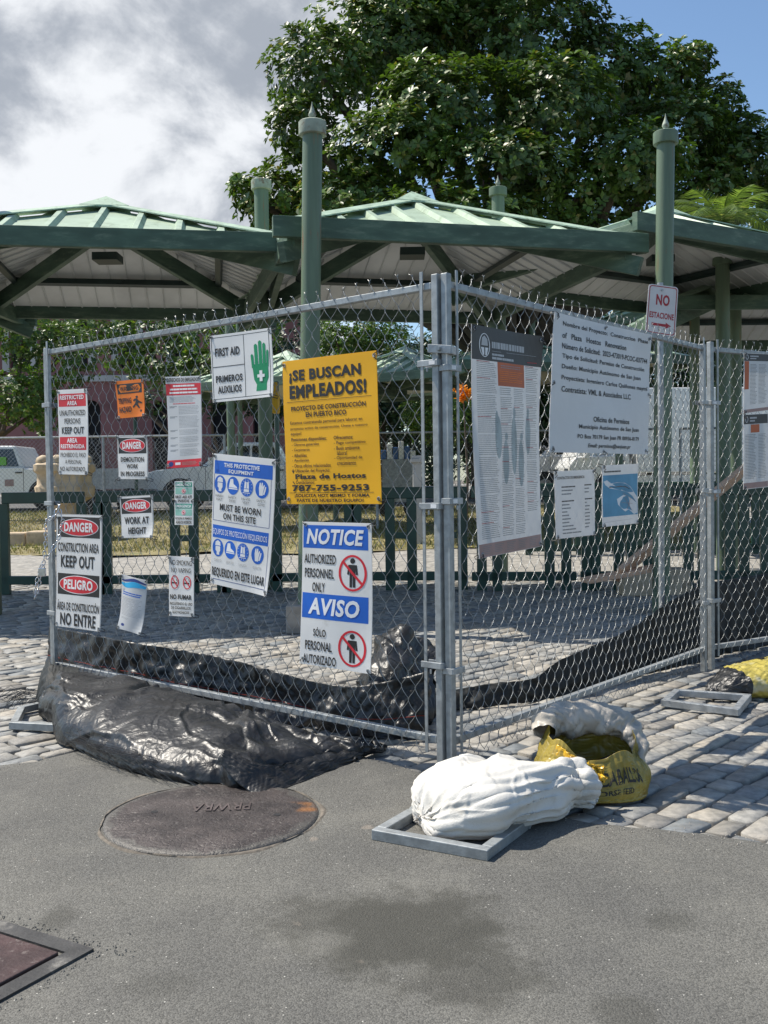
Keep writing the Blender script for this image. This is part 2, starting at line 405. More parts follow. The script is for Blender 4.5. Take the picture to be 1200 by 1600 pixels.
# plaza sheet with a gentle rise far off, reaching the horizon
ys = [-6, 0, 3, 6, 10, 14, 16, 18, 20, 24, 28, 32, 36, 38, 60, 120, 300, 900]
xs = [-900, -200, -60, -30, -15, -8, 0, 8, 15, 30, 60, 200, 900]
V = [(x, y, gz(x, y) - .032) for y in ys for x in xs]
nx = len(xs)
F = [(j * nx + i, j * nx + i + 1, (j + 1) * nx + i + 1, (j + 1) * nx + i) for j in range(len(ys) - 1) for i in range(nx - 1)]
ground = tag(mk('plaza_ground', V, F, M['bed']), 'old stone sett plaza floor with sandy joints', None, None, 'structure')
# paving beyond the reach of single setts
V = []; F = []
ysf = [13.0, 14, 16, 18, 20, 24, 28, 32, 38, 60]
for y in ysf:
    for x in (-60, -20, 0, 20, 60): V.append((x, y, gz(x, y) - .006))
F = [(j * 5 + i, j * 5 + i + 1, (j + 1) * 5 + i + 1, (j + 1) * 5 + i) for j in range(len(ysf) - 1) for i in range(4)]
tag(mk('far_paving', V, F, M['far_paving']), 'far part of the plaza paving', None, None, 'structure')

# asphalt edge
EDGE_PX = [(0, 1195), (60, 1190), (120, 1176), (180, 1166), (330, 1164), (480, 1172), (600, 1190), (690, 1222), (770, 1250), (850, 1272), (930, 1288), (1010, 1296), (1090, 1303), (1200, 1318)]
EP = [G(*p) for p in EDGE_PX]
ex = [-30, -8, -3.5] + [p.x for p in EP] + [2.4, 6, 30]
ey = [10.5, 6.2, 5.0] + [p.y for p in EP] + [3.0, 2.3, -2.0]
def edge_y(x): return np.interp(x, ex, ey)
xe = np.concatenate([np.linspace(-30, -3, 40), np.linspace(-3, 3, 420)[1:], np.linspace(3, 30, 40)[1:]])
pe = np.stack([xe, xe * 0, xe * 0], 1)
yedge = edge_y(xe) + .035 * fbm(pe * 3.0 + 3, 3) + .018 * fbm(pe * 14 + 9, 3)
V = []; 
for x, y in zip(xe, yedge):
    V += [(x, -6, .012), (x, y - .35, .012), (x, y - .03, .011), (x, y, .004), (x, y + .012, -.028)]
F = [(5 * i + k, 5 * i + 5 + k, 5 * i + 6 + k, 5 * i + 1 + k) for i in range(len(xe) - 1) for k in range(4)]
tag(mk('road_asphalt', V, F, M['asphalt'], smooth=True), 'worn grey asphalt road in the foreground', None, None, 'structure')

# setts
def sett_mesh(L, Wd, seed, top=0.0):
    q = random.Random(seed); hl, hw = L / 2, Wd / 2; c = .014
    out = [(-hl + c, -hw), (hl - c, -hw), (hl, -hw + c), (hl, hw - c), (hl - c, hw), (-hl + c, hw), (-hl, hw - c), (-hl, -hw + c)]
    out = [(x + q.uniform(-.006, .006), y + q.uniform(-.005, .005)) for x, y in out]
    tx, ty = q.uniform(-.05, .05), q.uniform(-.07, .07)
    V = [(x, y, -.05) for x, y in out] + [(x * .995, y * .99, -.006 + tx * x + ty * y) for x, y in out] + [(x * .955, y * .93, -.001 + tx * x + ty * y + q.uniform(-.002, .002)) for x, y in out] + [(0, 0, .0025)]
    F = []
    for r in range(2):
        F += [(r * 8 + i, r * 8 + (i + 1) % 8, r * 8 + 8 + (i + 1) % 8, r * 8 + 8 + i) for i in range(8)]
    F += [(16 + i, 16 + (i + 1) % 8, 24) for i in range(8)]
    return V, F
th = math.atan2(.72, .69) ; ct, st_ = math.cos(th), math.sin(th)
stones = []
ci = -130
vpos = -12.0
while vpos < 14.5:
    wd = rnd.uniform(.098, .120); up = -14 + rnd.uniform(0, .2)
    wav = rnd.uniform(0, 6)
    while up < 22:
        L = rnd.choice((.15, .18, .2, .23)) * rnd.uniform(.92, 1.08)
        u = up + L / 2; v = vpos + wd / 2 + .012 * math.sin(u * 1.3) + rnd.uniform(-.003, .003)
        x = u * ct - v * st_; y = u * st_ + v * ct
        if 3.0 < y < 13.15 and abs(x) < .40 * y + .9 and y > edge_y(x) - .16:
            stones.append((x, y, L - .011, wd - .010, th + rnd.uniform(-.035, .035)))
        up += L
    vpos += wd
variants = []
for k in range(14):
    V, F = sett_mesh(.184, .102, 100 + k); me = bpy.data.meshes.new('paving_stone'); me.from_pydata(V, [], F); me.materials.append(M['sett'])
    me.polygons.foreach_set('use_smooth', [True] * len(me.polygons)); variants.append(me)
def show(st):
    x, y = st[0], st[1]; px = 600 + x / y * FPX; py = 751 + CZ * FPX / y
    out = 0 if (0 < px < 1200) else 1
    fence_hide = 1 if (px < 600 and y > 4.2) else 0
    return (out, y + fence_hide * 1.5)
stones.sort(key=show)
for i, (x, y, L, w, a) in enumerate(stones[:300]):
    o = bpy.data.objects.new('paving_stone', variants[rnd.randrange(14)]); col.objects.link(o); o.parent = ground
    o.location = (x, y, rnd.uniform(-.005, .004)); o.rotation_euler = (rnd.uniform(-.02, .02), rnd.uniform(-.02, .02), a + (math.pi if rnd.random() < .5 else 0))
    o.scale = (L / .184, w / .102, 1)
AV = []; AF = []; base = 0
for i, (x, y, L, w, a) in enumerate(stones[300:]):
    V, F = sett_mesh(L, w, i % 60); V = np.array(V); c, s = math.cos(a), math.sin(a)
    Z = V[:, 2] + rnd.uniform(-.006, .005); X = V[:, 0] * c - V[:, 1] * s + x; Y = V[:, 0] * s + V[:, 1] * c + y
    AV.append(np.stack([X, Y, Z], 1)); F4 = [f if len(f) == 4 else f + (f[2],) for f in F]
    AF += [tuple(j + base for j in f) for f in F]; base += len(V)
o = mk('smaller_paving_stones', np.concatenate(AV), AF, M['sett'], smooth=True, kind='stuff'); o.parent = ground
print('stones', len(stones))

# asphalt debris and pebbles along the edge
V = []; F = []
for i in range(500):
    x = rnd.uniform(-2.2, 2.2); y = float(edge_y(x)) + rnd.gauss(-.03, .06); r = rnd.uniform(.0012, .0042)
    b = len(V); z = .013
    V += [(x - r, y, z), (x, y - r, z), (x + r, y, z), (x, y + r, z), (x, y, z + r * 1.1)]
    F += [(b, b + 1, b + 4), (b + 1, b + 2, b + 4), (b + 2, b + 3, b + 4), (b + 3, b, b + 4)]
tag(mk('loose_grit', V, F, M['concrete']), 'loose grit and pebbles along the asphalt edge', None, None, 'stuff')

# grass strip
g0 = 16.2; g1 = 26.5
V = []; F = []
for j, y in enumerate(np.linspace(g0, g1, 12)):
    for i, x in enumerate(np.linspace(-14, 7.5, 30)): V.append((x, y + .25 * math.sin(x * 1.7) + .2 * math.sin(x * .6), gz(x, y) + .02 + .02 * math.sin(x * 3 + y)))
F = [(j * 30 + i, j * 30 + i + 1, (j + 1) * 30 + i + 1, (j + 1) * 30 + i) for j in range(11) for i in range(29)]
tag(mk('turf_ground', V, F, M['turf_soil'], smooth=True), 'dry turf strip beyond the green railing', None, None, 'structure')
N = 52000
gx = nr.uniform(-13, 7, N); gy = nr.uniform(g0 + .1, g1, N)
dens = fbm(np.stack([gx * .8, gy * .8, gx * 0], 1), 3); keep = nr.uniform(-.9, .7, N) < dens + .25; gx = gx[keep]; gy = gy[keep]; N = len(gx)
gzv = np.clip((gy - 14) * .042, 0, 1) + .02; h = nr.uniform(.03, .10, N); a = nr.uniform(0, 6.28, N); ln = nr.normal(0, .03, (N, 2)); wv = .012
P0 = np.stack([gx - wv * np.cos(a), gy - wv * np.sin(a), gzv], 1); P1 = np.stack([gx + wv * np.cos(a), gy + wv * np.sin(a), gzv], 1)
P2 = np.stack([gx + ln[:, 0], gy + ln[:, 1], gzv + h], 1)
V = np.stack([P0, P1, P2], 1).reshape(-1, 3); F = np.arange(3 * N).reshape(-1, 3)
M['grass'] = material('dry_grass_blades', (.19, .20, .06), .7, 0, .4, 1.2, color2=(.36, .29, .12), c2lo=.45, c2hi=.65, c2scale=1.1, trans=.3, island=.3)
tag(fastmesh('grass', V, F, M['grass'], kind='stuff'), 'dry yellow green grass beyond the railing')

# road beyond the turf
V = []; F = []
for y in (27.5, 31, 34.5):
    for x in (-50, -15, 0, 15, 50): V.append((x, y, gz(x, y) + .012))
F = [(j * 5 + i, j * 5 + i + 1, (j + 1) * 5 + i + 1, (j + 1) * 5 + i) for j in range(2) for i in range(4)]
M['far_road'] = material('far_asphalt', (.09, .09, .088), .85, 0, .15, 2, .3, 20)
tag(mk('far_road', V, F, M['far_road']), 'street behind the plaza where the vehicles stand', None, None, 'structure')

# manhole cover
mc = Vector((-.645, 3.63, .0)); mr = .395
def man_mat():
    m = bpy.data.materials.new('worn_cast_iron'); m.use_nodes = True; T = NT(m.node_tree)
    g = T.add('ShaderNodeNewGeometry').outputs['Position']
    c = T.mix(T.ramp(T.noise(g, 6, 7, .65), .35, .65), (.036, .030, .029), (.080, .067, .063))
    c = T.mix(T.ramp(T.noise(g, 14, 6, .7), .60, .75), c, (.13, .12, .115))
    s = T.add('ShaderNodeSeparateXYZ', Vector=g)
    rust = T.math('ADD', T.math('SUBTRACT', s.outputs[0], -.34), T.math('MULTIPLY', T.noise(g, 12, 4), .16))
    rust = T.math('MULTIPLY', T.ramp(rust, .06, .11), T.ramp(T.math('ABSOLUTE', T.math('SUBTRACT', s.outputs[1], 3.70)), .035, .07, 1, 0))
    c = T.mix(T.math('MULTIPLY', rust, .8), c, (.34, .15, .05))
    rx = T.math('ADD', s.outputs[0], .645); ry = T.math('SUBTRACT', s.outputs[1], 3.63); rr = T.math('SQRT', T.math('ADD', T.math('MULTIPLY', rx, rx), T.math('MULTIPLY', ry, ry)))
    edge = T.ramp(T.math('ADD', rr, T.math('MULTIPLY', T.math('SUBTRACT', T.noise(g, 9, 6, .7), .5), .16)), .345, .375)
    c = T.mix(T.math('MULTIPLY', edge, .8), c, (.105, .10, .09))
    sp = T.ramp(T.noise(g, 75, 4, .7), .60, .68); c = T.mix(T.math('MULTIPLY', sp, T.ramp(T.noise(g, 5, 5, .6), .42, .6)), c, (.24, .22, .20))
    tread = T.add('ShaderNodeTexVoronoi', _feature='DISTANCE_TO_EDGE', Vector=g, Scale=34.0).outputs['Distance']
    bn = T.add('ShaderNodeBump', Strength=.9, Distance=.006, Height=T.math('ADD', T.math('ADD', T.noise(g, 55, 6, .65), T.noise(g, 9, 3)), T.math('MULTIPLY', T.ramp(tread, .02, .12), .12)))
    b = T.add('ShaderNodeBsdfPrincipled', Base__Color=c, Roughness=.48, Metallic=.25, Normal=bn.outputs[0])
    T.add('ShaderNodeOutputMaterial', Surface=b.outputs[0]); return m
M['iron'] = man_mat()
t = thing('manhole_cover', 'round worn cast iron manhole cover set in the asphalt', 'manhole cover', mc)
b = MB(); n = 64
for r0, r1, z0, z1 in ((0, mr - .012, .020, .021), (mr - .012, mr - .006, .021, .016)): pass
V = [(mc.x, mc.y, .022)]; F = []
rings = [(.10, .0225), (.22, .0225), (mr - .02, .021), (mr - .008, .017), (mr - .004, .008)]
for r, z in rings:
    for k in range(n):
        a = 2 * math.pi * k / n; V.append((mc.x + r * math.cos(a), mc.y + r * math.sin(a), z))
F = [(0, 1 + k, 1 + (k + 1) % n) for k in range(n)]
for j in range(len(rings) - 1):
    F += [(1 + j * n + k, 1 + (j + 1) * n + k, 1 + (j + 1) * n + (k + 1) % n, 1 + j * n + (k + 1) % n) for k in range(n)]
mk('cover_plate', V, F, M['iron'], t, smooth=True)
b = MB(); V = []; F = []
for j, (r, z) in enumerate(((mr + .001, .006), (mr + .002, .016), (mr + .007, .017), (mr + .014, .008))):
    for k in range(n):
        a = 2 * math.pi * k / n; rr = r + (.008 * math.sin(5 * a + 1) + .005 * math.sin(11 * a) if j > 1 else 0); V.append((mc.x + rr * math.cos(a), mc.y + rr * math.sin(a), z))
for j in range(3): F += [(j * n + k, (j + 1) * n + k, (j + 1) * n + (k + 1) % n, j * n + (k + 1) % n) for k in range(n)]
mk('rim', V, F, M['bed'], t, smooth=True)
TXT_MANHOLE = (mc, t)
for (dx, dy) in ((-.22, .03), (.24, -.02)):
    b = MB(); b.lathe((mc.x + dx, mc.y + dy, .0226), [(.014, 0), (.014, .001)], 12); b.obj('pick_hole', M['void'], t)

# square hatch, lower left
hc = G(92, 1500); u = Vector((-.87, .5, 0)).normalized(); v = Vector((-.5, -.87, 0)).normalized()
t = thing('access_hatch', 'square rusty brown steel access hatch at the lower left', 'hatch', hc)
def quadplate(name, a, b_, c, d, z, th, mat, par):
    pts = [a, b_, c, d]; o = MB().hexa([Vector((p.x, p.y, z - th)) for p in pts] + [Vector((p.x, p.y, z)) for p in pts]).obj(name, mat, par); return o
M['hatch'] = material('rusty_brown_hatch_plate', (.062, .036, .034), .5, .2, .3, 10, .6, 50, color2=(.15, .12, .11), c2lo=.58, c2hi=.68, c2scale=30)
M['hatch_frame'] = material('worn_dark_hatch_frame', (.045, .044, .043), .6, .1, .3, 12, .6, 60, color2=(.20, .19, .17), c2lo=.55, c2hi=.7, c2scale=10)
bev(quadplate('plate', hc, hc + v * .62, hc + v * .62 + u * .62, hc + u * .62, .022, .02, M['hatch'], t), .003)
f = .012; wdt = .05
o1 = hc - u * f - v * f
quadplate('frame', o1 - u * wdt - v * wdt, o1 - u * wdt + v * .8, o1 + v * .8, o1 - v * wdt, .019, .02, M['hatch_frame'], t)
quadplate('frame', o1 - v * wdt, o1, o1 + u * .8, o1 + u * .8 - v * wdt, .019, .02, M['hatch_frame'], t)
V = []; F = []  # cracked asphalt lip
for i in range(260):
    s_ = rnd.uniform(-.12, .75); d = rnd.gauss(0, .02); k = rnd.random() < .6
    base_ = o1 - u * (wdt + .01) - v * (wdt + .01); p = base_ + (u * s_ - v * abs(d)) if k else base_ + (v * s_ - u * abs(d))
    r = rnd.uniform(.0015, .006); bb = len(V); z = .012
    V += [(p.x - r, p.y, z), (p.x, p.y - r, z), (p.x + r, p.y, z), (p.x, p.y + r, z), (p.x + r * .2, p.y, z + r * .8)]
    F += [(bb, bb + 1, bb + 4), (bb + 1, bb + 2, bb + 4), (bb + 2, bb + 3, bb + 4), (bb + 3, bb, bb + 4)]
mk('crumbled_asphalt', V, F, M['asphalt'], t, kind='stuff')

# ================================================================== PERGOLA CANOPIES
def canopy(label, p_left, p_right, depth, z_top, z_apex, beam_h=.175, over=.16, dark=False, ribs=9, detail=True, group='green roofed canopies of the plaza'):
    """p_left/p_right: ends of the front beam (xy); the square runs back from it"""
    a = Vector((p_left[0], p_left[1], 0)); b = Vector((p_right[0], p_right[1], 0)); u = (b - a).normalized(); w = (b - a).length
    v = Vector((-u.y, u.x, 0)); ctr = a + u * w / 2 + v * depth / 2
    t = thing('canopy', label, 'canopy', (ctr.x, ctr.y, z_top - beam_h), group)
    L = lambda s, r, z: a + u * s + v * r + Vector((0, 0, z))
    bm = M['beam']; th_ = .07
    zc = z_top - beam_h / 2
    bev(MB().bar(L(-over, 0, zc), L(w + over, 0, zc), th_, beam_h).obj('beam', bm, t), .006)
    zs = zc - .05
    bev(MB().bar(L(0, -.02 + th_ , zs), L(0, depth + .1, zs), th_, beam_h).obj('beam', bm, t), .006)
    bev(MB().bar(L(w, -.02 + th_, zs), L(w, depth + .1, zs), th_, beam_h).obj('beam', bm, t), .006)
    bev(MB().bar(L(-over, depth + th_, z_top - .115), L(w + over, depth + th_, z_top - .115), th_, .23).obj('beam', bm, t), .006)
    # roof
    e = .12; z_e = z_top - .06
    C = [L(-.02, e - .05, z_e), L(w + .02, e - .05, z_e), L(w + .02, depth + .02, z_e), L(-.02, depth + .02, z_e)]
    A = ctr.copy(); A.z = z_apex - .06
    for k in range(4):
        c0, c1 = C[k], C[(k + 1) % 4]; m = (c0 + c1) / 2; up_ = (A - m); nrm = (c1 - c0).cross(up_).normalized()
        mb = MB(); mb.add([c0, c1, A], [(0, 1, 2)])
        dirn = (c1 - c0).normalized(); half = (c1 - c0).length / 2
        for r in range(ribs):
            q = -1 + (2 * r + 1) / ribs; s0 = m + dirn * (half * q); top = s0 + up_ * (1 - abs(q)); hw_ = .035
            n1 = nrm * .045
            P = [s0 - dirn * hw_ * 1.5 + nrm * .002, s0 + dirn * hw_ * 1.5 + nrm * .002, top + dirn * hw_ * 1.5 + nrm * .002, top - dirn * hw_ * 1.5 + nrm * .002,
                 s0 - dirn * hw_ * .7 + n1, s0 + dirn * hw_ * .7 + n1, top + dirn * hw_ * .7 + n1, top - dirn * hw_ * .7 + n1]
            mb.hexa(P)
        mb.obj('roof_panel', M['roof_top'], t)
        lb = MB(); dn = -nrm * .03; lb.add([c0 + dn, A + dn, c1 + dn], [(0, 1, 2)])
        if detail:
            ns = ribs * 2
            for r in range(ns):
                q = -1 + (2 * r + 1) / ns; s0 = m + dirn * (half * q) - nrm * .033; top = s0 + up_ * (1 - abs(q)); hw_ = .012 if r % 2 else .006
                lb.add([s0 - dirn * hw_, s0 + dirn * hw_, top + dirn * hw_, top - dirn * hw_, s0 - nrm * .014, top - nrm * .014], [(0, 4, 5, 3), (4, 1, 2, 5)])
        lb.obj('roof_lining', M['liner'], t)
        # hip cap
        hd = (A - c0); side = hd.cross(Vector((0, 0, 1))).normalized(); hw_ = .12
        cl = [c0 + Vector((0, 0, .075)), A + Vector((0, 0, .07))]
        drop = Vector((0, 0, -.035))
        V = []
        for p in cl: V += [p - side * hw_ + drop, p, p + side * hw_ + drop]
        V += [Vector(x) - Vector((0, 0, .012)) for x in V]
        MB().add(V, [(0, 1, 4, 3), (1, 2, 5, 4), (6, 9, 10, 7), (7, 10, 11, 8), (0, 3, 9, 6), (2, 8, 11, 5), (0, 6, 7, 1), (1, 7, 8, 2)]).obj('hip_cap', M['cap'], t)
        if detail:
            f0 = (ctr - c0); f0.z = 0; f0.normalize()
            st = Vector((c0.x, c0.y, z_top - .30)) - f0 * (.10); en = Vector((A.x, A.y, z_apex - .27)) - f0 * .1
            bev(MB().bar(st, en, .07, .17).obj('hip_rafter', M['beam'], t), .005)
            pa = m + up_ * .33 - nrm * .09; hl = half * .67
            MB().bar(pa - dirn * hl, pa + dirn * hl, .06, .07, nrm).obj('purlin', M['purlin'], t)
    if detail:
        MB().box(ctr.x - .13, ctr.y - .13, z_apex - .62, ctr.x + .13, ctr.y + .13, z_apex - .54).obj('hub', M['purlin'], t)
    q = .34; mb = MB(); P = []
    for c0 in C:
        d = Vector((c0.x - A.x, c0.y - A.y, 0)).normalized(); slope = (A.z - c0.z) / Vector((c0.x - A.x, c0.y - A.y)).length
        P.append(A + d * q + Vector((0, 0, -q * slope + .075)))
    top = A + Vector((0, 0, .13)); mb.add(P + [top] + [p - Vector((0, 0, .02)) for p in P], [(0, 1, 4), (1, 2, 4), (2, 3, 4), (3, 0, 4), (8, 7, 6, 5), (0, 5, 6, 1), (1, 6, 7, 2), (2, 7, 8, 3), (3, 8, 5, 0)])
    mb.obj('apex_cap', M['cap'], t)
    return t
# front row, fanned round the plaza edge
d1 = Vector((.987, .163)); R1 = Vector((-.86, 9.15)); L1 = R1 - d1 * 3.5
canopy('green canopy at the left, between the left edge and the tall rusty column', L1, R1, 3.5, 3.50, 4.20)
canopy('green canopy in the middle, spanning the two tall front columns', (-.74, 8.42), (2.28, 9.14), 3.75, 3.455, 4.21)
canopy('green canopy at the right edge behind the sign with the red arrow', (2.50, 9.42), (5.5, 11.22), 3.0, 3.70, 4.32)
d0 = Vector((.9995, -.03)); R0 = Vector((-4.55, 8.9)); L0 = R0 - d0 * 3.5
canopy('green canopy out at the far left, only its corner in view', L0, R0, 3.5, 3.45, 4.2)
# second row at right, lower in view
a = W(1062, 462, 12.4); canopy('lower green canopy under the right edge one, its dark beam crossing two columns', (a.x, a.y), (a.x + 3.4, a.y + .1), 3.4, a.z, a.z + .75)
a = W(1148, 440, 15.2); canopy('pale roofed canopy peeping over the lower beams at the right edge', (a.x, a.y), (a.x + 3.3, a.y + 1.3), 3.4, a.z, a.z + .8)
# far ones seen through the mesh
for (px, py, D, rot, lab) in ((448, 545, 21, -.55, 'small far canopy seen beside the first aid sign'), (632, 538, 21, -.62, 'small far canopy right of the yellow hiring banner'), (795, 520, 20, .35, 'small far canopy behind the tall grey poster'), (905, 512, 22, .3, 'small far canopy hidden mostly by the permit banner')):
    ap = W(px, py, D); w = 3.4; ux = Vector((math.cos(rot), math.sin(rot))); uy = Vector((-ux.y, ux.x)); c = Vector((ap.x, ap.y))
    canopy(lab, c - ux * w / 2 - uy * w / 2, c + ux * w / 2 - uy * w / 2, w, ap.z - .78, ap.z - .1, detail=False)

def column(px_top, py_top, D, r, label, base_px=None, foot=None, lean=(0, 0), finial=True, zbase=0.0, rust=False):
    top = W(px_top, py_top, D); z1 = top.z; x, y = top.x, top.y
    t = thing('column', label, 'column', (x, y, zbase), 'green steel columns of the plaza')
    b = MB(); segs = 8; pts = [(x - lean[0] * (z1 - (zbase + (z1 - zbase) * k / segs)), y, zbase + (z1 - .11 - zbase) * k / segs) for k in range(segs + 1)]
    b.tube(pts, r, 24).obj('shaft', M['column'], t, smooth=40)
    b = MB(); b.lathe((x, y, z1 - .125), [(r * 1.02, 0), (r * 1.38, .004), (r * 1.4, .01), (r * 1.4, .105), (r * 1.3, .112), (r * .5, .122)], 24).obj('collar', M['column_top'] if rust else M['column'], t, smooth=40)
    if finial:
        b = MB(); b.lathe((x, y, z1 - .01), [(.035, 0), (.04, .012), (.026, .02), (.02, .03), (.033, .05), (.028, .068), (.015, .10), (.007, .13), (.002, .16)], 12).obj('finial', M['column_top'], t, smooth=60)
    if foot:
        x0 = pts[0][0]; bev(MB().box(x0 - foot[0], y - foot[0], zbase, x0 + foot[0], y + foot[0], zbase + foot[1]).obj('footing', M['concrete'], t), .01)
    return t
column(488, 188, 8.25, .081, 'tall green column with a rust streaked cap, left of the middle', foot=(.16, .23), lean=(.026, 0), rust=True)
column(1040, 204, 9.0, .078, 'tall green column rising behind the no parking sign', lean=(.015, 0))
column(408, 280, 11.6, .083, 'column with the most rusted cap and no spike, beside the tree edge', finial=False, rust=True)
column(778, 292, 13.0, .083, 'column whose pale cap stands over the middle canopy roof')
column(-27, 280, 9.6, .075, 'dark column cut by the left edge of the view', finial=False)
column(966, 480, 18.5, .07, 'short far column with a spiked cap left of the no parking sign')
column(831, 494, 20.5, .07, 'far column with a small spiked cap over the permit banner edge')
column(1085, 446, 15.0, .075, 'far column with a pale spiked cap right of the no parking sign', foot=(.18, .1))
column(1129, 398, 12.2, .085, 'thick green column, nearer of the pair at the right', finial=False)
column(1148, 402, 13.4, .085, 'thick green column, farther of the pair at the right', finial=False)
column(521, 555, 22, .06, 'thin far column above the yellow hiring banner')
column(357, 470, 19, .075, 'far green column below the first aid sign', finial=False)
column(372, 480, 20, .05, 'thin pale green post just right of the far column below the first aid sign', finial=False)
# ================================================================== SITE FENCE
H = 1.9
def fence_pt(x, ytop, ybot, h=H):
    D = FPX * h / (ybot - ytop); return W(x, (ytop + ybot) / 2, D)
PA0 = fence_pt(681, 439.5, 1165); PA1 = fence_pt(74, 547, 1043)
PB0 = fence_pt(708, 438, 1166); PB1 = fence_pt(1104, 541, 1020)
ZB = .145; ZT = ZB + H
def flat(p): return Vector((p.x, p.y, 0))
PA0, PA1, PB0, PB1 = map(flat, (PA0, PA1, PB0, PB1))
PC0 = PB1 + Vector((.06, .05, 0)); PC1 = PC0 + Vector((.84, .54, 0)).normalized() * 2.9
print('panel lengths', (PA1 - PA0).length, (PB1 - PB0).length, PA0, PB0, PB1)

class Panel:
    def __init__(s, p0, p1, camside):
        s.p0 = p0; s.d = (p1 - p0).normalized(); s.len = (p1 - p0).length
        n = Vector((s.d.y, -s.d.x, 0)); s.n = n if n.dot(-p0) > 0 else -n
    def at(s, a, z, n=0.0): return s.p0 + s.d * a + s.n * n + Vector((0, 0, z))
    def pix(s, px, py, n=.0): return onplane(px, py, s.p0 + s.n * n, s.n)

PITCH = .0385; HALF = .0565; WR = .00135
def chain_mesh(P, parent, a0, a1, z0, z1, seed):
    q = random.Random(seed); nw = int((a1 - a0) / PITCH); nh = int((z1 - z0) / HALF)
    V = []; F = []; sub = 4; ns = 5
    tt = np.arange(nh * sub + 1) / sub
    zz = z0 + tt * (z1 - z0) / nh
    frac = tt - np.floor(tt); tri = np.where(np.floor(tt) % 2 == 0, frac, 1 - frac)
    tri = np.where(frac == 0, (np.floor(tt) % 2), tri)
    tri_s = .5 - .5 * np.cos(np.pi * tri); tri = tri * .8 + tri_s * .2
    nn = .0075 * np.sin(np.pi * tt)
    allV = []; allF = []; base = 0
    d = np.array(P.d); n = np.array(P.n); p0 = np.array(P.p0)
    for k in range(nw):
        s0 = a0 + k * (a1 - a0) / nw
        wob = .0035 * np.sin(zz * 3.1 + k * .11 + seed) + .0025 * np.sin(zz * 7 + k * .5)
        zsh = .004 * math.sin(k * .37 + seed) + q.uniform(-.002, .002)
        flip = 1 if k % 2 == 0 else 0
        t_ = tri if flip == 0 else tri
        s = s0 + t_ * PITCH * 1.12 + wob - PITCH * .06
        bulge = .012 * np.sin(s0 * 2.3 + 1) * np.sin(zz * 2.2)
        if k % 2: # neighbour wires meet bend to bend
            s = s0 + (1 - t_) * PITCH * 1.12 + wob - PITCH * .06; off = -nn
        else: off = nn
        C = p0 + np.outer(s, d) + np.outer(off + bulge, n); C[:, 2] += zz + zsh
        T_ = np.gradient(C, axis=0); T_ /= np.linalg.norm(T_, axis=1)[:, None]
        A = n - T_ * (T_ @ n)[:, None]; A /= np.linalg.norm(A, axis=1)[:, None]; B = np.cross(T_, A)
        ring = []
        for j in range(ns):
            an = 2 * math.pi * j / ns; ring.append(C + (A * math.cos(an) + B * math.sin(an)) * WR)
        Vw = np.stack(ring, 1).reshape(-1, 3); m = len(C)
        i = np.arange(m - 1)[:, None] * ns + np.arange(ns)[None]; i2 = np.arange(m - 1)[:, None] * ns + (np.arange(ns) + 1)[None] % ns
        allF.append(np.stack([i, i2, i2 + ns, i + ns], 2).reshape(-1, 4) + base); allV.append(Vw); base += len(Vw)
    o = fastmesh('chain_link_mesh', np.concatenate(allV), np.concatenate(allF), M['wire'], parent, smooth=True, kind='stuff')
    # twisted barbs along the top and bent ends below
    b = MB()
    for k in range(nw // 2):
        s0 = a0 + (2 * k + 1) * (a1 - a0) / nw
        for z, sg in ((z1, 1), (z0, -1)):
            h1 = .019 + q.uniform(-.006, .007); ln = q.uniform(-.012, .012)
            c = P.at(s0, z, 0)
            b.tube([c - Vector((0, 0, .004 * sg)) + P.d * .004 + P.n * .003, c + Vector((0, 0, sg * h1 * .5)) - P.d * .003, c + Vector((0, 0, sg * h1)) + P.d * (.006 + ln) + P.n * q.uniform(-.006, .01)], WR, 4)
            b.tube([c - Vector((0, 0, .004 * sg)) - P.d * .004 - P.n * .003, c + Vector((0, 0, sg * h1 * .5)) + P.d * .003, c + Vector((0, 0, sg * h1)) - P.d * (.007 - ln) - P.n * q.uniform(-.006, .01)], WR, 4)
    b.obj('wire_barbs', M['wire'], parent, smooth=True, kind='stuff')

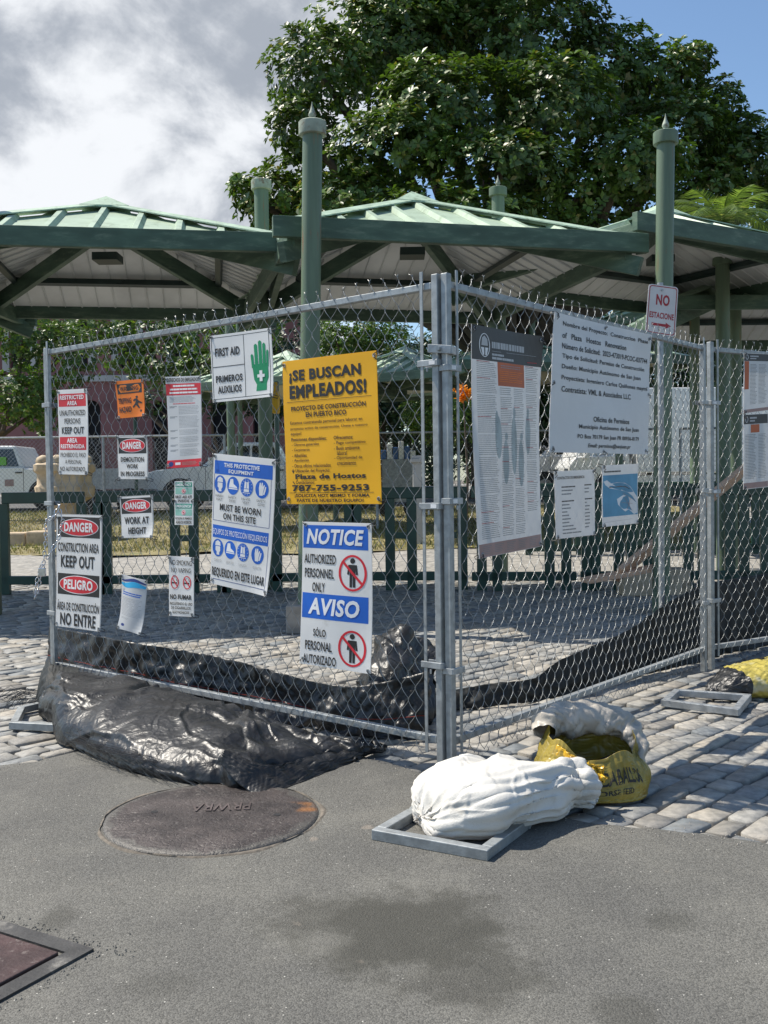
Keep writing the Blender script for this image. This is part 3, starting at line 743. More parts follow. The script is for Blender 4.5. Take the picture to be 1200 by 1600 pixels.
def panel_fence(P, label, mesh0, mesh1, seed, post0=True, post1=True, znear=0.0, zmesh=(.085, 2.075), zrail=None):
    t = thing('chain_link_fence', label, 'fence', tuple(P.at(0, 0)), 'chain link panels of the site fence')
    g = M['galv']; sq = .032
    z0, z1 = ZB + sq / 2, ZT - sq / 2
    bev(MB().bar(P.at(sq / 2, z1, -.022), P.at(P.len - sq / 2, z1, -.022), sq, sq * .9).obj('top_rail', g, t), .003)
    bev(MB().bar(P.at(sq / 2, z0, -.022), P.at(P.len - sq / 2, z0, -.022), sq, sq * .9).obj('bottom_rail', g, t), .003)
    if post0: bev(MB().bar(P.at(0, .02, -.022), P.at(0, ZT + .03, -.022), sq, sq, P.n).obj('post', g, t), .003)
    if post1: bev(MB().bar(P.at(P.len, .02, -.022), P.at(P.len, ZT + .01, -.022), sq, sq, P.n).obj('post', g, t), .003)
    for a in (mesh0 - .01, mesh1 + .01):
        MB().bar(P.at(a, ZB - .04, .002), P.at(a, ZT + .045, .002), .014, .005, P.n).obj('tension_bar', M['galv'], t)
    chain_mesh(P, t, mesh0, mesh1, zmesh[0], zmesh[1], seed)
    k = 0
    for side, a in ((0, 0), (1, P.len)):
        for z in (.48, 1.12, 1.72):
            z += .03 * math.sin(seed + z * 5)
            am = mesh0 - .01 if side == 0 else mesh1 + .01
            lo, hi = min(a, am) - .022, max(a, am) + .022
            b = MB(); b.bar(P.at(lo, z, .002), P.at(hi, z, .002), .012, .026)
            b.bar(P.at(lo, z, -.046), P.at(hi, z, -.046), .004, .026); b.bar(P.at(lo if side == 0 else hi, z, -.046), P.at(lo if side == 0 else hi, z, .004), .004, .026)
            b.bar(P.at((lo + hi) / 2, z - .018, .008), P.at((lo + hi) / 2, z - .036, .008), .008, .008)
            bc_ = bev(b.obj('band_clamp', M['galv_dull'], t), .002)
            if side == 0 and z > .9:
                lb = MB().bar(P.at(lo + .012, z, .0085), P.at(lo + .042, z, .0085), .001, .016).obj('maker_label', M['i_white'], t); lb.parent = bc_
    return t
pa = Panel(PA0, PA1, 1); pb = Panel(PB0, PB1, 1); pc = Panel(PC0, PC1, 1)
tA = panel_fence(pa, 'left chain link panel of the corner, hung with most of the signs', .07, pa.len - .05, 1)
tB = panel_fence(pb, 'right chain link panel of the corner, with the tall poster and permit banner', .05, pb.len - .05, 2)
tC = panel_fence(pc, 'chain link panel running out of view at the right edge', .05, pc.len - .05, 3)

# saddle clamp tying the two corner posts, top
t = thing('panel_clamp', 'steel saddle clamp joining the two corner posts near their tops', 'clamp', tuple(PA0 + Vector((0, 0, 1.76))))
cA = pa.at(0, 1.77, -.022); cB = pb.at(0, 1.765, -.022); mid = (cA + cB) / 2; dv = (cB - cA).normalized(); nv = Vector((dv.y, -dv.x, 0))
if nv.y > 0: nv = -nv
b = MB(); b.bar(cA - dv * .028 + nv * .030, cB + dv * .03 + nv * .030, .006, .034, Vector((0, 0, 1)))
b.bar(cA - dv * .028 + nv * .030, cA - dv * .028 - nv * .03, .006, .034); b.bar(cB + dv * .03 + nv * .030, cB + dv * .03 - nv * .03, .006, .034)
b.bar(cA - dv * .028 - nv * .030, cB + dv * .03 - nv * .030, .006, .034)
bev(b.obj('strap', M['galv_dull'], t), .002)
MB().tube([mid + nv * .03 + Vector((0, 0, 0)), mid + nv * .052], [.011, .009], 10).obj('bolt', M['galv'], t)

# ground feet (flat U frames welded of square tube)
def foot(label, pts, closed=False, z=.030, w=.038, name='ground_stand'):
    t = thing(name, label, 'fence stand', tuple(pts[0]), 'steel ground feet of the fence')
    n = len(pts); fm = M['galv_dull'] if 'dark' in label else M['galv']  # the foot labelled dark gets duller steel in place of shade
    for i in range(n if closed else n - 1):
        a = Vector(pts[i]); b_ = Vector(pts[(i + 1) % n]); d = (b_ - a).normalized()
        sh = w / 2 if i % 2 else -w / 2
        bev(MB().bar(Vector((a.x, a.y, z)) - d * (w / 2 if i % 2 == 0 else -w / 2), Vector((b_.x, b_.y, z)) + d * (w / 2 if i % 2 == 0 else -w / 2), w, w * .95).obj('tube', fm, t), .003)
    return t
f0 = G(648, 1270, .03); f1 = G(592, 1303, .03); f2 = G(757, 1333, .03); f3 = f2 + (f0 - f1) * 1.35
foot('flat steel foot under the white sack at the corner posts', [f3, f0, f1, f2], True)
l0 = G(80, 1098, .03); l1 = G(34, 1109, .03); l2 = G(22, 1133, .03); l3 = G(120, 1138, .03)
foot('small steel foot sticking out left of the black tarp heap', [l0, l1, l2, l3])
q0 = G(1066, 1078, .03); q1 = G(1110, 1072, .03); q2 = G(1186, 1082, .03); q3 = G(1142, 1112, .03); q4 = G(1040, 1098, .03)
foot('dark steel foot in the shade under the right hand post', [G(1058, 1082, .03), G(1168, 1090, .03), G(1150, 1112, .03), G(1040, 1098, .03)], True)

# chain and padlock on the left post
t = thing('padlocked_chain', 'galvanised chain with a padlock hanging at the far left post', 'chain', tuple(pa.at(pa.len, 1.0, .05)), None)
path = [W(92, 792, 5.62), W(84, 806, 5.6), W(72, 815, 5.6), W(71, 850, 5.6), W(68, 880, 5.6), W(60, 898, 5.6), W(56, 915, 5.6), W(55, 932, 5.6), W(60, 918, 5.62), W(66, 890, 5.62)]
path2 = [W(92, 792, 5.62), W(98, 815, 5.6), W(92, 840, 5.62), W(80, 862, 5.6), W(70, 878, 5.6)]
def link(b, c, d, side):
    d = d.normalized(); s = side.normalized(); pts = []
    for k in range(11):
        a = 2 * math.pi * k / 10; pts.append(c + d * .016 * math.cos(a) + s * .009 * math.sin(a))
    b.tube(pts, .003, 6, caps=False)
for pth in (path, path2):
    ds = []
    for i in range(len(pth) - 1):
        L = (pth[i + 1] - pth[i]).length; n = max(1, int(L / .023))
        for k in range(n): ds.append((pth[i].lerp(pth[i + 1], k / n), pth[i + 1] - pth[i]))
    for i, (c, d) in enumerate(ds):
        sd_ = d.cross(Vector((0, 1, .2))) if i % 2 else d.cross(Vector((1, .3, 0)))
        b = MB(); link(b, c, d, sd_); b.obj('link', M['chrome'], t, smooth=True)
pl = W(66, 892, 5.57)
bev(MB().box(pl.x - .02, pl.y - .010, pl.z - .03, pl.x + .02, pl.y + .010, pl.z + .016).obj('padlock_body', M['chrome'], t), .004)
b = MB(); b.tube([pl + Vector((.013 * math.cos(a), 0, .016 + .022 * math.sin(a))) for a in np.linspace(0, math.pi, 9)], .0032, 6).obj('shackle', M['chrome'], t, smooth=True)

# ================================================================== SIGNS
TEXT_CACHE = {}
def text_geo(s, bold=.0, shear=0.0):
    key = (s, bold, shear)
    if key in TEXT_CACHE: return TEXT_CACHE[key]
    c = bpy.data.curves.new('t', 'FONT'); c.body = s; c.size = 1; c.offset = bold; c.resolution_u = 3; c.shear = shear; c.space_character = 1.0 + 2.2 * bold; c.fill_mode = 'FRONT' if False else c.fill_mode
    c.dimensions = '2D'; c.fill_mode = 'BOTH'
    o = bpy.data.objects.new('t', c); col.objects.link(o)
    dg = bpy.context.evaluated_depsgraph_get(); me = bpy.data.meshes.new_from_object(o.evaluated_get(dg))
    V = np.array([v.co[:] for v in me.vertices]) if len(me.vertices) else np.zeros((0, 3)); F = [tuple(p.vertices) for p in me.polygons]
    bpy.data.objects.remove(o); bpy.data.curves.remove(c); bpy.data.meshes.remove(me)
    if len(V):
        mn = V.min(0); mx = V.max(0); V = (V - mn) / np.maximum(mx - mn, 1e-6); asp = (mx - mn)[0] / (mx - mn)[1]
    else: asp = 1
    TEXT_CACHE[key] = (V, F, asp); return TEXT_CACHE[key]

def ground_text(txt, c, w, h, rot, z, mat, parent, bold=.0):
    V, F, asp = text_geo(txt, bold); ca, sa = math.cos(rot), math.sin(rot)
    P = np.stack([(V[:, 0] - .5) * w, (V[:, 1] - .5) * h], 1); X = c.x + P[:, 0] * ca - P[:, 1] * sa; Y = c.y + P[:, 0] * sa + P[:, 1] * ca
    o = mk('lettering', np.stack([X, Y, X * 0 + z], 1), F, mat, parent); solid(o, .003, 1); return o
M['iron_lt'] = material('polished_iron_letters', (.13, .105, .10), .4, .4, .25, 12, .3, 60)
ground_text('PRWRA', TXT_MANHOLE[0] + Vector((.02, .07, 0)), .22, .085, math.pi * 1.02, .0235, M['iron_lt'], TXT_MANHOLE[1], .0)

class Sign:
    def __init__(s, name, label, panel, corners, Wd, Hd, mat, cat='sign', off=.028, bulge=.0, curl=(0, 0, 0, 0), group=None, ties=True, wob=.0012):
        s.c = [panel.pix(x, y, off) for x, y in corners] if panel else [Vector(c) for c in corners]
        s.n = ((s.c[1] - s.c[0]).cross(s.c[2] - s.c[0])).normalized()
        if s.n.dot(Vector((0, 0, CZ)) - s.c[0]) < 0: s.n = -s.n
        s.W = Wd; s.H = Hd; s.bulge = bulge; s.curl = curl; s.wob = wob; s.seed = sum(map(ord, label)) % 97
        ctr = sum(s.c, Vector()) / 4
        s.t = thing(name, label, cat, tuple(ctr), group)
        s.parts = {}
        s.board(mat); s.ties = ties
    def pt(s, x, y, lift=0.0):
        u = x / s.W; v = y / s.H
        p = (s.c[0] * (1 - u) + s.c[1] * u) * (1 - v) + (s.c[3] * (1 - u) + s.c[2] * u) * v
        b = s.bulge * math.sin(math.pi * min(1, max(0, u))) * (.6 + .4 * math.sin(math.pi * min(1, max(0, v))))
        tl, tr, br, bl = s.curl
        b += tl * max(0, 1 - (u + v) * 2.2) ** 2 + tr * max(0, 1 - (1 - u + v) * 2.2) ** 2 + br * max(0, 1 - (2 - u - v) * 2.2) ** 2 + bl * max(0, 1 - (1 + u - v) * 2.2) ** 2
        b += s.wob * math.sin(u * 5.1 + v * 3.3 + s.seed) * math.sin(v * 6.3 + s.seed * 2)
        return p + s.n * (b + lift)
    def board(s, mat, n=14):
        V = [s.pt(s.W * i / n, s.H * j / n) for j in range(n + 1) for i in range(n + 1)]
        F = [(j * (n + 1) + i, (j + 1) * (n + 1) + i, (j + 1) * (n + 1) + i + 1, j * (n + 1) + i + 1) for j in range(n) for i in range(n)]
        V2 = [v - s.n * .0035 for v in V]; m = len(V)
        F2 = [tuple(i + m for i in f)[::-1] for f in F]
        edge = [i for i in range(n + 1)] + [(k + 1) * (n + 1) + n for k in range(n)] + [n * (n + 1) + n - 1 - k for k in range(n)] + [(n - 1 - k) * (n + 1) for k in range(n - 1)]
        FE = [(edge[i], edge[(i + 1) % len(edge)], edge[(i + 1) % len(edge)] + m, edge[i] + m) for i in range(len(edge))]
        o = mk('board', V + V2, F + F2 + FE, mat, s.t)
        if (Vector(V[1]) - Vector(V[0])).cross(Vector(V[n + 1]) - Vector(V[0])).dot(s.n) > 0:
            o.data.flip_normals()
    def _put(s, name, mat, V, F, layer):
        if name not in ('small_print', 'stroke', 'smoke', 'pictogram_line', 'small_print'): s.cnt = getattr(s, 'cnt', 0) + (0 if name in ('border_line', 'wave_print', 'figure', 'hand', 'cross') else 1)
        k = (name, mat, 0 if name in ('small_print', 'stroke', 'smoke', 'pictogram_line', 'border_line', 'wave_print', 'figure', 'hand', 'cross') else s.cnt); a = s.parts.setdefault(k, MB()); a.add([s.pt(x, y, .0004 * layer + (.0005 if name == 'lettering' else 0)) for x, y in V], F)
    def rect(s, x0, y0, x1, y1, mat, layer=1, name='band'):
        nx = max(1, int(14 * (x1 - x0) / s.W)); ny = max(1, int(14 * (y1 - y0) / s.H))
        V = [(x0 + (x1 - x0) * i / nx, y0 + (y1 - y0) * j / ny) for j in range(ny + 1) for i in range(nx + 1)]
        F = [(j * (nx + 1) + i, (j + 1) * (nx + 1) + i, (j + 1) * (nx + 1) + i + 1, j * (nx + 1) + i + 1) for j in range(ny) for i in range(nx)]
        s._put(name, mat, V, F, layer)
    def frame(s, x0, y0, x1, y1, w, mat, layer=1, name='border_line'):
        s.rect(x0, y0, x1, y0 + w, mat, layer, name); s.rect(x0, y1 - w, x1, y1, mat, layer, name)
        s.rect(x0, y0 + w, x0 + w, y1 - w, mat, layer, name); s.rect(x1 - w, y0 + w, x1, y1 - w, mat, layer, name)
    def poly(s, pts, mat, layer=2, name='emblem'): s._put(name, mat, pts, [tuple(range(len(pts)))], layer)
    def ell(s, cx, cy, rx, ry, mat, layer=2, name='oval', n=32):
        rs = (.35, .7, 1.0) if rx > s.W * .2 else (1.0,)
        V = [(cx, cy)] + [(cx + rx * r * math.cos(2 * math.pi * k / n), cy + ry * r * math.sin(2 * math.pi * k / n)) for r in rs for k in range(n)]
        F = [(0, 1 + (k + 1) % n, 1 + k) for k in range(n)]
        for j in range(len(rs) - 1): F += [(1 + j * n + k, 1 + j * n + (k + 1) % n, 1 + (j + 1) * n + (k + 1) % n, 1 + (j + 1) * n + k) for k in range(n)]
        s._put(name, mat, V, F, layer)
    def ring(s, cx, cy, rx, ry, w, mat, layer=3, name='ring', n=36):
        V = []
        for k in range(n):
            a = 2 * math.pi * k / n; V += [(cx + rx * math.cos(a), cy + ry * math.sin(a)), (cx + (rx - w) * math.cos(a), cy + (ry - w) * math.sin(a))]
        s._put(name, mat, V, [(2 * k, 2 * ((k + 1) % n), 2 * ((k + 1) % n) + 1, 2 * k + 1) for k in range(n)], layer)
    def line(s, x0, y0, x1, y1, w, mat, layer=3, name='stroke'):
        dx, dy = x1 - x0, y1 - y0; l = math.hypot(dx, dy); nx_, ny_ = -dy / l * w / 2, dx / l * w / 2
        m = max(1, int(12 * l / max(s.W, s.H))); V = []
        for k in range(m + 1):
            x = x0 + dx * k / m; y = y0 + dy * k / m; V += [(x + nx_, y + ny_), (x - nx_, y - ny_)]
        s._put(name, mat, V, [(2 * k, 2 * k + 2, 2 * k + 3, 2 * k + 1) for k in range(m)], layer)
    def text(s, txt, x0, y0, x1, y1, mat, layer=3, bold=.03, shear=0, name='lettering', slope=0.0):
        V, F, asp = text_geo(txt, bold, shear)
        P = [(x0 + v[0] * (x1 - x0), y1 - v[1] * (y1 - y0) + slope * v[0]) for v in V]
        s._put(name, mat, P, F, layer)
    def lines(s, x0, y0, x1, y1, n, mat, layer=1, fill=.5, ragged=.25, name='small_print'):
        q = random.Random(s.seed + n); st = (y1 - y0) / n
        for k in range(n):
            xe = x0 + (x1 - x0) * (1 - q.random() * ragged); xs = x0
            while xs < xe:
                w = min(xe - xs, (x1 - x0) * q.uniform(.06, .22)); s.rect1(xs, y0 + st * k, xs + w * .93, y0 + st * (k + fill), mat, layer, name); xs += w
    def rect1(s, x0, y0, x1, y1, mat, layer, name): s._put(name, mat, [(x0, y0), (x0, y1), (x1, y1), (x1, y0)], [(0, 1, 2, 3)], layer)
    def done(s, ties=((.03, .03), (.97, .03), (.97, .97), (.03, .97))):
        for (name, mat, _c), mb in s.parts.items():
            o = mk(name, mb.V, mb.F, mat, s.t, kind='stuff' if name in ('small_print', 'pictogram_line') else None)
            # faces look at the camera side
            if len(o.data.polygons):
                tot = sum((p.normal * p.area for p in o.data.polygons), Vector())
                if tot.dot(s.n) < 0: o.data.flip_normals()
        if not s.ties: return s
        r = .0045
        for (u, v) in ties:
            c = s.pt(u * s.W, v * s.H, .001)
            b = MB(); ax = s.n; side = (s.c[1] - s.c[0]).normalized(); upv = Vector((0, 0, 1))
            b.tube([c + (side * math.cos(a) + upv * math.sin(a)) * .0075 for a in np.linspace(0, 2 * math.pi, 11)], .0022, 5, caps=False).obj('eyelet', M['galv_dull'], s.t)
            du = -1 if u < .5 else 1; dvv = 1 if v < .5 else -1
            e = c + side * du * .022 + upv * dvv * .018 - s.n * .022
            b = MB(); b.tube([c + s.n * .002, c + s.n * .009 + side * du * .006 + upv * dvv * .005, c + side * du * .016 + upv * dvv * .013 + s.n * .002, e], .0018, 6)
            b.tube([e, e + side * du * .008 - upv * dvv * .01, c - s.n * .018, c], .0018, 6)
            if rnd.random() < .6: b.tube([c + s.n * .004, c + s.n * .014 + side * du * .012 - upv * .01, c + s.n * .010 + side * du * .026 - upv * .022], .0018, 5)
            b.obj('cable_tie', M['black'], s.t)
        return s
K, Rd, Bl, Wh = M['i_black'], M['i_red'], M['i_blue'], M['i_white']

# 1 restricted area
s = Sign('warning_sign', 'tall narrow white sign with red RESTRICTED AREA bands, upper left of the left panel', pa, [(90, 609.5), (137.5, 607), (136.7, 742), (93.5, 741)], 100, 280, M['s_white'], curl=(.0, .012, 0, .008))
s.rect(3, 14, 95, 56, Rd); s.text('RESTRICTED', 8, 19, 88, 33, Wh, bold=.03); s.text('AREA', 32, 38, 64, 52, Wh, bold=.03)
s.text('UNAUTHORIZED', 6, 68, 92, 86, K, bold=.01); s.text('PERSONS', 22, 95, 76, 113, K, bold=.01); s.text('KEEP OUT', 12, 123, 88, 146, K, bold=.03)
s.rect(3, 156, 95, 199, Rd); s.text('AREA', 30, 160, 66, 175, Wh); s.text('RESTRINGIDA', 7, 180, 90, 194, Wh)
s.text('PROHIBIDO EL PASO', 6, 208, 94, 223, K, bold=.0); s.text('A PERSONAL', 22, 231, 80, 245, K, bold=.0); s.text('NO AUTORIZADO', 5, 254, 92, 269, K, bold=.01)
s.done(((.04, .03), (.95, .02), (.95, .97), (.05, .97)))
# 2 tripping hazard
s = Sign('warning_sign', 'small orange WARNING TRIPPING HAZARD sign', pa, [(180, 596), (223, 592), (227, 650), (185, 654)], 140, 180, M['s_orange'], curl=(.006, 0, .008, 0))
s.rect(8, 16, 132, 64, K); s.poly([(14, 40), (24, 22), (116, 22), (126, 40), (116, 58), (24, 58)], M['s_orange'], 2, 'diamond'); s.text('WARNING', 24, 29, 116, 51, K, 9, .03)
s.text('TRIPPING', 8, 84, 76, 112, K); s.text('HAZARD', 10, 126, 74, 154, K)
s.ell(105, 84, 6, 6, K, name='figure'); s.poly([(92, 92), (104, 90), (116, 104), (130, 112), (128, 118), (112, 112), (108, 118), (118, 138), (112, 140), (98, 122), (84, 136), (80, 130), (94, 114), (100, 100), (88, 104), (84, 98)], K, 2, 'figure'); s.ell(122, 152, 5, 6, K, name='figure')
s.done()
# 3 employee rights poster
s = Sign('notice_poster', 'white poster with red bands and fine print about employee rights, right of the orange sign', pa, [(260, 589), (313.5, 587), (315.7, 728), (264.5, 732)], 200, 510, M['s_paper'], curl=(.01, .004, .004, .015))
s.text('DERECHOS DE EMPLEADOS', 10, 8, 190, 30, M['i_slate'], bold=.03)
s.rect(0, 40, 200, 104, Rd); 
for k, (a, b_) in enumerate(((40, 165), (22, 180), (18, 184))): s.lines(a, 48 + 19 * k, b_, 60 + 19 * k, 1, Wh, 2, .8, 0.02)
s.lines(15, 112, 188, 146, 5, M['i_lgrey'], 1, .5); s.lines(35, 150, 170, 160, 1, Rd, 1, .4)
for y0, y1 in ((165, 215), (222, 290), (298, 330), (338, 372), (380, 400), (408, 448)):
    s.lines(68, y0, 188, y1, int((y1 - y0) / 7.5), M['i_lgrey'], 1, .5, .12); s.lines(14, y0, 60, y0 + 12, 2, M['i_grey'], 1, .5, .4)
s.rect(0, 466, 200, 510, Rd); s.ell(20, 488, 12, 14, M['i_navy'], 2, 'seal'); s.lines(42, 480, 72, 496, 1, Wh, 2, .9); s.lines(80, 480, 186, 500, 3, M['i_rose'], 2, .4)
s.done()
def danger(label, corners, Wd, Hd, body, es=False, curl=(0, 0, 0, 0), oval=(.5, .135, .42, .095), head=.24, txt='DANGER'):
    s = Sign('danger_sign', label, pa, corners, Wd, Hd, M['s_white'], curl=curl)
    s.frame(1.2, 1.2, Wd - 1.2, Hd - 1.2, 1.0, K)
    return s
def dhead(s, y0, y1, txt):
    w = s.W; s.rect(w * .04, y0, w * .96, y1, K); cy = (y0 + y1) / 2; ry = (y1 - y0) * .43
    s.ell(w / 2, cy, w * .43, ry, Wh, 2, 'oval_rim'); s.ell(w / 2, cy, w * .415, ry * .92, Rd, 3, 'oval'); s.text(txt, w * .18, cy - ry * .55, w * .82, cy + ry * .52, Wh, 4, .04)
s = danger('white DANGER sign about demolition work, under the orange sign', [(183, 682), (230.5, 681), (230.5, 749), (185, 748.7)], 170, 240, None, curl=(0, .006, 0, 0))
dhead(s, 8, 96, 'DANGER'); s.text('DEMOLITION', 20, 116, 150, 143, K); s.text('WORK', 52, 155, 118, 180, K); s.text('IN PROGRESS', 16, 196, 154, 224, K); s.done()
s = danger('white DANGER sign saying WORK AT HEIGHT', [(187.5, 776), (238, 773), (240, 840), (190, 841)], 180, 225, None, curl=(.004, 0, .012, 0))
dhead(s, 12, 94, 'DANGER'); s.text('WORK AT', 22, 112, 158, 150, K, bold=.035); s.text('HEIGHT', 42, 168, 142, 204, K, bold=.035); s.done()
s = danger('tall white sign with DANGER and PELIGRO ovals, lowest left on the fence', [(88.5, 803), (160, 805), (157.3, 987.6), (87.5, 978)], 255, 645, None, curl=(.004, .004, .006, .004))
dhead(s, 14, 130, 'DANGER'); s.text('CONSTRUCTION AREA', 10, 160, 240, 212, K, bold=.02); s.text('KEEP OUT', 28, 232, 218, 302, K, bold=.03)
dhead(s, 336, 456, 'PELIGRO'); s.text('ÁREA DE CONSTRUCCIÓN', 8, 488, 246, 546, K, bold=.02); s.text('NO ENTRE', 28, 560, 228, 632, K, bold=.03); s.done()
# 7 wave sheet
s = Sign('notice_sheet', 'curling white sheet with blue waves along its top, low on the fence', pa, [(191.7, 897), (230, 907), (223, 992), (187.5, 981)], 140, 320, M['s_paper'], off=.035, bulge=.02, curl=(.01, .0, .02, .02))
top = [(2 + 136 * i / 16, 6 + 10 * math.sin(i / 16 * 5)) for i in range(17)]
def wave(y0, a, ph, th_, mat, layer):
    for i in range(16):
        x0, x1 = 2 + 136 * i / 16, 2 + 136 * (i + 1) / 16
        f = lambda x: y0 + a * math.sin(x / 140 * 6.0 + ph); g = lambda x: f(x) + th_ * (.35 + .65 * math.sin(math.pi * x / 140))
        s._put('wave_print', mat, [(x0, f(x0)), (x0, g(x0)), (x1, g(x1)), (x1, f(x1))], [(0, 1, 2, 3)], layer)
wave(16, 10, 1.2, 18, M['i_navy'], 1); wave(34, 10, 1.0, 34, M['i_cyan'], 2)
s.lines(14, 92, 128, 116, 2, Bl, 1, .5, .1); s.lines(12, 125, 128, 235, 14, M['i_lgrey'], 1, .35, .15); s.lines(12, 244, 70, 256, 2, M['i_lgrey'], 1, .4); s.ell(26, 290, 10, 8, M['i_navy'], 1, 'seal'); s.done()
# 8 emergency
s = Sign('first_aid_kit_sign', 'small white and green EMERGENCY FIRST AID KIT sign beside the protective equipment sign', pa, [(272.8, 752), (302, 752), (301.4, 820.7), (272.8, 820)], 110, 250, M['s_white'])
for y, a, b_, c in ((6, 'EMERGENCY', 'FIRST AID KIT', 'INSIDE'), (128, 'EMERGENCIA', 'BOTIQUÍN DE PRIMEROS', 'AUXILIOS INTERIOR')):
    s.rect(5, y, 104, y + 28, M['i_teal']); s.text(a, 9, y + 6, 100, y + 22, Wh, 2); s.rect(5, y + 32, 104, y + 68, M['i_tealpale'])
    s.ell(55, y + 50, 13, 15, Wh, 2); s.ring(55, y + 50, 11, 13, 3, Rd, 3); s.rect(50, y + 48, 60, y + 52, Rd, 4, 'cross'); s.rect(53, y + 44, 57, y + 56, Rd, 5, 'cross')
    s.text(b_, 6, y + 75, 104, y + 92, K, bold=.03); s.text(c, 22 if y < 50 else 8, y + 98, 88 if y < 50 else 102, y + 114, K, bold=.03)
s.done(((.06, .46), (.94, .46), (.5, .02)))
# 9 no smoking
s = Sign('no_smoking_sign', 'small white NO SMOKING NO VAPING sign with two red circles', pa, [(264.6, 868.6), (302.5, 871), (302.5, 964), (264, 962)], 140, 340, M['s_white'], curl=(.006, 0, 0, 0))
s.text('NO SMOKING', 6, 20, 132, 50, K, bold=.0); s.text('NO VAPING', 14, 64, 126, 92, K, bold=.0)
for cx in (34, 103):
    s.ring(cx, 146, 23, 38, 5, Rd, 4); s.line(cx - 15, 122, cx + 15, 170, 6, Rd, 5); s.rect(cx - 17, 146, cx + 12, 154, K, 2, 'cigarette'); s.line(cx + 14, 142, cx + 8, 126, 3, K, 3, 'smoke')
s.text('NO FUMAR', 8, 216, 130, 244, K, bold=.04)
s.text('INCLUYENDO EL USO', 6, 260, 134, 276, K, bold=.02); s.text('DE CIGARRILLOS', 14, 284, 124, 300, K, bold=.02); s.text('ELECTRÓNICOS', 22, 307, 116, 325, K, bold=.02); s.done(((.05, .03), (.95, .03), (.93, .96), (.06, .95)))
# 10 first aid
s = Sign('first_aid_sign', 'wide white FIRST AID PRIMEROS AUXILIOS sign with a green hand', pa, [(327.8, 525), (423.8, 512), (428, 619.4), (333.4, 629)], 340, 380, M['s_white'], curl=(0, .004, .01, .004), bulge=-.004)
s.frame(6, 14, 328, 366, 3, K); s.line(186, 14, 186, 366, 3, K, 1); s.line(8, 182, 186, 182, 4, K, 2)
s.text('FIRST AID', 26, 76, 162, 124, K, bold=.035); s.text('PRIMEROS', 24, 232, 172, 272, K, bold=.035); s.text('AUXILIOS', 32, 292, 164, 334, K, bold=.035)
gr = M['i_green']
s.poly([(228, 190), (236, 276), (250, 304), (246, 340), (306, 340), (306, 300), (316, 270), (314, 190)], gr, 2, 'hand')
for x0, x1, y0, lean in ((226, 240, 130, -4), (244, 262, 76, -2), (266, 284, 60, 0), (287, 303, 76, 2), (305, 317, 116, 4)):
    s.poly([(x0 + lean, y0 + 8), (x0, 210), (x1, 210), (x1 + lean, y0 + 8), ((x0 + x1) / 2 + lean, y0)], gr, 3, 'hand')
s.rect(256, 249, 268, 266, Wh, 9, 'cross'); s.rect(284, 249, 296, 266, Wh, 9, 'cross'); s.rect(268, 228, 284, 288, Wh, 9, 'cross'); s.done()
# 11 hiring banner
s = Sign('hiring_banner', 'large yellow SE BUSCAN EMPLEADOS banner', pa, [(441, 565), (587.6, 547.4), (596, 787.5), (448.8, 787.5)], 520, 800, M['s_yellow'], cat='banner', off=.032, bulge=.004, wob=.002)
s.text('¡SE BUSCAN', 40, 56, 440, 132, K, bold=.045); s.text('EMPLEADOS!', 40, 140, 466, 216, K, bold=.045)
s.line(22, 232, 490, 232, 2.5, K); s.text('PROYECTO DE CONSTRUCCIÓN', 46, 252, 460, 284, K, bold=.03); s.text('EN PUERTO RICO', 130, 294, 356, 322, K, bold=.03)
for k, (tx, x1) in enumerate((('Estamos contratando personal para laborar en', 440), ('proyecto activo de construcción. Únete a nuestro', 466), ('equipo!', 100))): s.text(tx, 38, 340 + 30 * k, x1, 362 + 30 * k, K, bold=.01)
s.text('Posiciones disponibles:', 40, 432, 244, 456, K, bold=.02)
for k, (tx, x1) in enumerate((('- Obreros generales', 200), ('- Carpinteros', 146), ('- Albañiles', 128), ('- Ayudantes', 140), ('- Otros oficios relacionados', 262))): s.text(tx, 42, 462 + 29 * k, x1, 482 + 29 * k, K, bold=.01)
s.text('Ofrecemos:', 284, 432, 388, 452, K, bold=.02)
for k, (tx, x0, x1) in enumerate((('- Pago competitivo', 284, 452), ('- Buen ambiente', 284, 420), ('laboral', 300, 352), ('- Oportunidad de', 284, 432), ('crecimiento', 298, 398))): s.text(tx, x0, 462 + 27 * k, x1, 483 + 27 * k, K, bold=.01)
s.ell(45, 615, 7, 8, K); s.poly([(39, 618), (45, 630), (51, 618)], K, 2, 'pin'); s.ell(45, 614, 3, 3, M['s_yellow'], 4, 'pin_hole'); s.text('Ubicación del Proyecto:', 60, 607, 258, 629, K, bold=.015)
s.text('Plaza de Hostos', 58, 634, 446, 662, K, bold=.042)
s.line(42, 674, 52, 688, 5, K); s.text('Contáctanos:', 60, 670, 168, 688, K, bold=.015); s.text('787-755-9253', 38, 694, 460, 730, K, bold=.042)
s.line(18, 738, 484, 738, 2.5, K); 
s.text('¡SOLICITA HOY MISMO Y FORMA', 50, 744, 462, 766, K, bold=.03); s.text('PARTE DE NUESTRO EQUIPO!', 62, 772, 430, 791, K, bold=.03)
s.done(((.02, .03), (.98, .03), (.975, .965), (.025, .965)))
